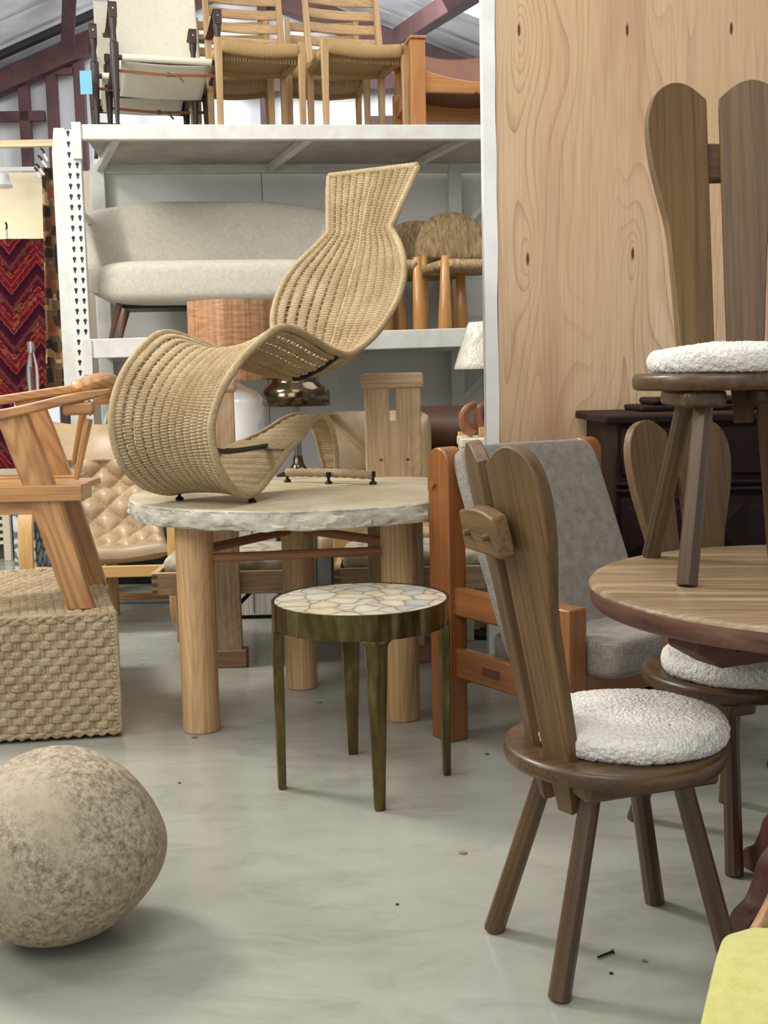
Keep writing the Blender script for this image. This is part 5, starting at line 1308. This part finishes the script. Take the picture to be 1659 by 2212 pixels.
tagm=prism('price_tag',[(-.034,-.065),(.034,-.065),(.034,.065),(-.034,.065)],.002,Matrix.Translation((PY(186,182,tg.y-.04).x,tg.y-.04,tgz))@Matrix.Rotation(PI/2,4,'X'),plain('light_blue_card',(118,184,212),.6),None,bevel=0)
tag(tagm,'plain light blue card tag hanging from the left canvas chair','tag')
# pine sling chair
ps=off(tp_(903,.05),ca_,0,0)
pc=thing('pine_sling_chair','knotty pine armchair with brown leather sling at the right end of the rack top','armchair',ps,ca_-.1,world=False)
for x in (0,.74):
    board('post',(x,0,0),(x,0,.478),.085,.06,(1,0,0),PINEK(),pc,bevel=.006); board('post',(x,.52,0),(x,.52,.30),.06,.05,(1,0,0),PINEK(),pc,bevel=.006)
    MB().box((x-.048,-.04,.478),(x+.048,.60,.496)).mk('arm',PINEK('Y'),pc,bevel=.006)
    board('side_rail',(x,.03,.27),(x,.56,.20),.10,.035,(0,0,1),PINEK(),pc,bevel=.006)
pts=[(.03,.195),(.71,.195),(.71,.315)]+[(.71-.68*k/16,.315-.055*math.sin(PI*k/16)) for k in range(1,16)]+[(.03,.315)]
prism('front_apron',pts,.03,Matrix.Translation((0,0,0))@Matrix.Rotation(PI/2,4,'X'),PINEK('X'),pc)
MB().box((.0,.40,.13),(.74,.43,.24)).mk('rear_rail',PINEK('X'),pc,bevel=.005)
LS=plain('sling_leather',(122,74,46),.5,var=.15,nscale=4,bmp=.2)
def sling(u,v):
    x=.05+.64*u; 
    if v<.45: k=v/.45; y=.06+.40*k; z=.285-.05*math.sin(PI*u)*(1-.3*k)-.05*k
    else: k=(v-.45)/.55; y=.46+.17*k; z=.235+.37*k-.05*math.sin(PI*u)*(k)+ .0; y+=.03*math.sin(PI*u)*k
    return Vector((x,y,z))
grid('leather_sling',sling,30,50,LS,pc,th=.005)
for x in (0.02,.72): board('back_post',(x,.56,.2),(x,.66,.62),.045,.04,(1,0,0),PINEK(),pc)
# ============================================================ LEFT BACKGROUND: RUGS, CLIPS, LAMPS, PLINTH
def m_kilim():
    m,nt,b=newmat('red_chevron_kilim'); tc=N(nt,'ShaderNodeTexCoord'); sp=N(nt,'ShaderNodeSeparateXYZ'); nt.links.new(tc.outputs['Object'],sp.inputs[0])
    def M_(op,a,b_=None,c=None):
        n=N(nt,'ShaderNodeMath',operation=op)
        for i,v in enumerate((a,b_,c)):
            if v is None: continue
            if isinstance(v,(int,float)): n.inputs[i].default_value=v
            else: nt.links.new(v,n.inputs[i])
        return n.outputs[0]
    x=M_('SNAP',sp.outputs[0],.0085); z=M_('SNAP',sp.outputs[2],.0085)
    pp=M_('PINGPONG',M_('ADD',x,.135+.04),.165); zz=M_('MULTIPLY_ADD',pp,1.25,z)
    fr=M_('FRACT',M_('MULTIPLY',zz,3.9))
    r=ramp(nt,[(0,(46,18,34)),(.16,(150,66,44)),(.20,(100,20,34)),(.36,(128,88,58)),(.40,(104,24,34)),(.55,(156,82,50)),(.58,(72,18,32)),(.74,(62,54,62)),(.78,(104,50,40)),(.86,(70,18,34))],'CONSTANT'); nt.links.new(fr,r.inputs[0])
    br=N(nt,'ShaderNodeTexVoronoi'); br.distance='CHEBYCHEV'; br.inputs['Scale'].default_value=34; nt.links.new(tc.outputs['Object'],br.inputs['Vector'])
    sc=N(nt,'ShaderNodeSeparateColor'); nt.links.new(br.outputs['Color'],sc.inputs[0]); r2=ramp(nt,[(0,(118,22,36)),(.45,(164,116,74)),(.6,(70,20,36)),(.8,(140,66,44))],'CONSTANT'); nt.links.new(sc.outputs[0],r2.inputs[0])
    mk_=ramp(nt,[(.0,(0,0,0)),(.26,(150,150,150)),(.56,(0,0,0)),(.62,(150,150,150)),(.74,(0,0,0))],'CONSTANT'); nt.links.new(fr,mk_.inputs[0])
    c=mixc(nt,mk_.outputs[0],r.outputs[0],r2.outputs[0]); nt.links.new(c,b.inputs['Base Color']); b.inputs['Roughness'].default_value=.95; b.inputs['Specular IOR Level'].default_value=.1
    bump(nt,br.outputs['Distance'],b,.6,.004); return m
KY=7.6
ka=PY(-60,516,KY); kb=PY(104,1010,KY); kb.x=PY(103,516,KY).x; kt=PY(50,516,KY).z
V=[];F=[]
def kil(u,v):
    x=ka.x+(kb.x-ka.x)*u; z=kt+(kb.z-kt)*v; return Vector((x,KY+.012*math.sin(u*9+v*2)+.006*math.sin(v*7),z))
kx,ky_=(ka.x+kb.x)/2,kb.z
kk=grid('kilim_rug',lambda u,v:kil(u,v)-Vector((kx,KY,ky_)),60,60,m_kilim(),None,th=.006,M=Matrix.Translation((kx,KY,ky_)))
tag(kk,'red and purple chevron kilim rug hanging at the far left','rug')
def m_brown():
    m,nt,b=newmat('brown_figured_rug'); tc=N(nt,'ShaderNodeTexCoord'); mp=N(nt,'ShaderNodeMapping'); mp.inputs['Scale'].default_value=(16,1,10); nt.links.new(tc.outputs['Object'],mp.inputs['Vector'])
    vo=N(nt,'ShaderNodeTexVoronoi'); vo.distance='CHEBYCHEV'; vo.inputs['Scale'].default_value=1.6; nt.links.new(mp.outputs[0],vo.inputs['Vector']); sc=N(nt,'ShaderNodeSeparateColor'); nt.links.new(vo.outputs['Color'],sc.inputs[0])
    r=ramp(nt,[(0,(44,32,22)),(.35,(96,66,40)),(.5,(150,118,80)),(.62,(52,36,24)),(.75,(190,164,124)),(.85,(124,66,44))],'CONSTANT'); nt.links.new(sc.outputs[0],r.inputs[0])
    ck=ramp(nt,[(.0,(0,0,0)),(.46,(120,120,120))],'CONSTANT'); nt.links.new(vo.outputs['Distance'],ck.inputs[0])
    c=mixc(nt,ck.outputs[0],r.outputs[0],(168,140,100)); nt.links.new(c,b.inputs['Base Color']); b.inputs['Roughness'].default_value=.95; return m
BY=7.0
def brg(u,v):
    pl=[(92,360),(96,520),(100,700),(102,860)]; pr2=[(120,345),(128,520),(136,700),(148,860)]
    t=v*2.999; i=int(t); f=t-i
    xl_=pl[i][0]*(1-f)+pl[i+1][0]*f; xr_=pr2[i][0]*(1-f)+pr2[i+1][0]*f; yy=pl[i][1]*(1-f)+pl[i+1][1]*f
    p=PY(xl_,yy,BY); q_=PY(xr_+16,yy,BY+.02); w_=p.lerp(q_,u); w_.y+=.02*math.sin(u*6)+(.10*(u)); w_.z=PY(100,yy,BY).z; return w_
o_=brg(.5,1.); bb=grid('brown_rug',lambda u,v:brg(u,v)-o_,16,60,m_brown(),None,th=.008,M=Matrix.Translation(o_)); tag(bb,'narrow fall of brown and beige figured carpet hanging beside the rack upright','rug')
# wooden rail above
wr=PY(-40,308,7.05); we=PY(122,309,7.05); r_o=board('hanging_rail',(wr.x-.5,7.05,we.z),(we.x+.12,7.05,we.z),.042,.03,(0,0,1),wood('raw_pine_rail',(222,194,148),(236,212,170),axis='Z'),None)
tag(r_o,'raw pale timber rail crossing above the hanging rugs','rail')
def clip(px0,py0,px1,py1,label,y=BY):
    t=thing('rug_clip',label,'clip',PY(px1,py1,y),0,'metal clips holding the rugs',world=True)
    a=PY(px0,py0,y);b_=PY(px1,py1,y); m_=a.lerp(b_,.45)
    tube('handle',cat([a,a.lerp(m_,.5)+Vector((.006,0,0)),m_],10),.006,BLACK,t,seg=8); tube('jaw',[m_,b_],.008,plain('white_enamel_clip',(214,214,210),.4),t,seg=8)
for k,(a,b_,c,d) in enumerate(((88,320,104,348),(82,336,102,362),(77,354,96,378),(74,362,88,384))):
    clip(a,b_,c,d,'black-handled clip on the top edge of the brown rug',BY-.015)
clip(12,480,15,516,'single clip on the top edge of the red kilim',KY-.02)
# track light
tk=PY(40,366,8.3); 
trk=thing('track_light','white ceiling track with one spot head above the red kilim','spotlight',(tk.x,8.3,tk.z),0,world=True)
a=PY(-60,366,8.3); b_=PY(78,366,8.3); board('track_rail',(a.x,8.3,tk.z),(b_.x,8.3,tk.z),.03,.03,(0,0,1),WHITE,trk)
sp_=PY(10,372,8.3); tube('spot_arm',[sp_,PY(11,382,8.3)],.008,WHITE,trk)
e=PY(10,404,8.28); s_=PY(11,380,8.3)
lathe('spot_head',[(0,.0),(.05,.004),(.058,.02),(.04,.05),(.03,.10),(0,.105)],WHITE,trk,at=(e.x,e.y,e.z-.01),seg=32)
sl=bpy.data.lights.new('spot_head_light','SPOT'); sl.energy=12; sl.color=(1,.82,.55); sl.spot_size=2.0; sl.spot_blend=.8; sl.shadow_soft_size=.05
so=bpy.data.objects.new('spot_head_light',sl); COL.objects.link(so); so.location=(e.x-.25,8.0,e.z-.45); so.rotation_euler=(Vector((e.x-.2,8.6,kt+.05))-Vector(so.location)).to_track_quat('-Z','Y').to_euler()
# white plinth, glass lamp base
px0=PY(30,865,6.7); px1=PY(128,865,6.7)
pl_=MB().box((px0.x,6.7,0),(px1.x,7.05,px1.z)).mk('display_plinth',plain('plinth_white',(226,232,238),.6),None,bevel=.004); tag(pl_,'white display plinth behind the arm of the oak armchair','plinth')
gp=Vector((PY(70,800,6.85).x,6.85,px1.z)); gz_=lambda y: PY(70,y,6.85).z-px1.z
gl=thing('glass_lamp','clear glass lamp base without shade on the white plinth','table lamp',gp,0,world=True)
GL,nt,b=newmat('clear_glass'); b.inputs['Transmission Weight'].default_value=1; b.inputs['Roughness'].default_value=.02; b.inputs['IOR'].default_value=1.45; b.inputs['Base Color'].default_value=(.96,.99,1,1)
k=6.85/2500
lathe('glass_body',[(0,.0),(14*k,0),(14*k,.01),(11*k,.03),(12*k,gz_(840)),(13*k,gz_(815)),(12*k,gz_(790)),(8*k,gz_(770)),(6*k,gz_(762)),(0,gz_(762))],GL,gl,at=gp,seg=40,angle=60)
lathe('metal_collar',[(0,gz_(762)),(7*k,gz_(762)),(7.5*k,gz_(748)),(7*k,gz_(738)),(0,gz_(738))],plain('chrome',(220,220,222),.12,metal=1),gl,at=gp,seg=30)
# dark picture frame leaning by the rack
df=board('dark_wood_slat',(PY(141,915,6.35).x,6.35,0),(PY(141,880,6.35).x,6.35,PY(141,874,6.35).z),.045,.04,(1,0,0),plain('dark_frame_wood',(44,34,28),.5),None); tag(df,'dark wooden upright slat between plinth and rack post','frame')
# stone block and slatted crate low at the left
def m_terr():
    m,nt,b=newmat('brecciated_marble'); v=coords(nt,(1,1,1),False); vo=N(nt,'ShaderNodeTexVoronoi'); vo.feature='DISTANCE_TO_EDGE'; vo.inputs['Scale'].default_value=14; 
    nn=N(nt,'ShaderNodeTexNoise'); nn.inputs['Scale'].default_value=12; nt.links.new(v,nn.inputs['Vector']); va=N(nt,'ShaderNodeVectorMath',operation='SCALE'); va.inputs['Scale'].default_value=.06; nt.links.new(nn.outputs['Color'],va.inputs[0]); ad=N(nt,'ShaderNodeVectorMath',operation='ADD'); nt.links.new(v,ad.inputs[0]); nt.links.new(va.outputs[0],ad.inputs[1]); nt.links.new(ad.outputs[0],vo.inputs['Vector'])
    r=ramp(nt,[(.08,(96,108,120)),(.14,(196,206,214)),(.4,(214,220,224))]); nt.links.new(vo.outputs['Distance'],r.inputs[0]); nt.links.new(r.outputs[0],b.inputs['Base Color']); b.inputs['Roughness'].default_value=.2; return m
m0=PY(31,1200,6.25); m1=PY(77,1200,6.25)
mb_=MB().box((m0.x,m0.y,0),(m1.x,m0.y+.35,PY(50,1090,m0.y).z+.08)).mk('marble_block',m_terr(),None,bevel=.004); tag(mb_,'grey and white brecciated marble block below the armchair seat','stone block')
c0=PY(-40,1100,7.9); c1_=PY(26,1165,7.9)
sc=thing('slatted_crate','pale slatted crate at the far left edge, seen under the armchair','crate',((c0.x+c1_.x)/2,8.0,0),0,world=True)
CR=plain('pale_crate',(224,216,188),.6)
for x in (c0.x,c1_.x-.03): board('post',(x,7.9,0),(x,7.9,c0.z),.05,.04,(1,0,0),CR,sc)
z=c1_.z-.02
while z<c0.z: board('slat',(c0.x,7.9,z),(c1_.x-.03,7.9,z),.022,.02,(0,0,1),CR,sc,bevel=0); z+=.048
MB().box((c0.x,8.0,.02),(c1_.x,8.25,c0.z-.02)).mk('box_body',plain('crate_inside',(90,86,76),.8),sc)
# dark low crate under the tufted lounger
dk=MB().box((PZ(222,1262,0).x+.03,6.85,0),(PZ(222,1262,0).x+.62,7.4,.30)).mk('black_case',plain('black_case',(22,22,24),.6),None,bevel=.01); tag(dk,'black case on the floor under the tufted lounge chair','case')
# ============================================================ FLOOR LITTER
sa=PZ(1291,2068,.004); sb=PZ(1322,2056,.004)
scw=thing('loose_screw','dark screw lying on the floor between the front chair legs','screw',sa,0,world=True)
rod('shank',sa,sb,.0022,.0028,BLACK,scw,seg=8); rod('head',sb,sb+(sb-sa).normalized()*.003,.003,.005,BLACK,scw,seg=10)
def chip(px,py,s,label,c,cat_='debris'):
    p=PZ(px,py,0); V=[];n=7
    for i in range(n): a=2*PI*i/n; r_=s*(.7+.5*noise.noise(Vector((px,py,i)))); V.append((p.x+r_*math.cos(a)*1.4,p.y+r_*math.sin(a),.0))
    V2=[(x,y,.003+.003*abs(noise.noise(Vector((x*90,y*90,2))))) for x,y,z in V]
    o=mk('floor_chip',V+V2,[tuple(range(n))[::-1],tuple(range(n,2*n))]+[(i,(i+1)%n,n+(i+1)%n,n+i) for i in range(n)],plain('chip_%d'%c[0],c,.8),None,smooth=False); tag(o,label,cat_)
chip(1000,1844,.011,'crumpled brown leaf fragment on open floor left of the front chair',(138,112,86),'leaf')
chip(1392,2078,.006,'small grey crumb right of the loose screw',(120,116,104))
chip(1320,2104,.004,'tiny black speck in front of the loose screw',(24,24,24))
chip(690,1518,.012,'dry leaf scrap under the stone table near its rear leg',(134,112,88),'leaf')
chip(420,1594,.011,'brown paper scrap at the foot of the left table column',(140,104,80))
chip(1052,1630,.007,'small dark crumb near the orange chair post',(84,74,60))
chip(308,1434,.010,'pale wood shaving right of the ottoman',(196,178,148))
chip(388,1692,.005,'tiny brown fleck on the floor between ball and table',(96,78,58))
chip(858,1955,.004,'tiny dark fleck in the middle foreground',(70,62,52))
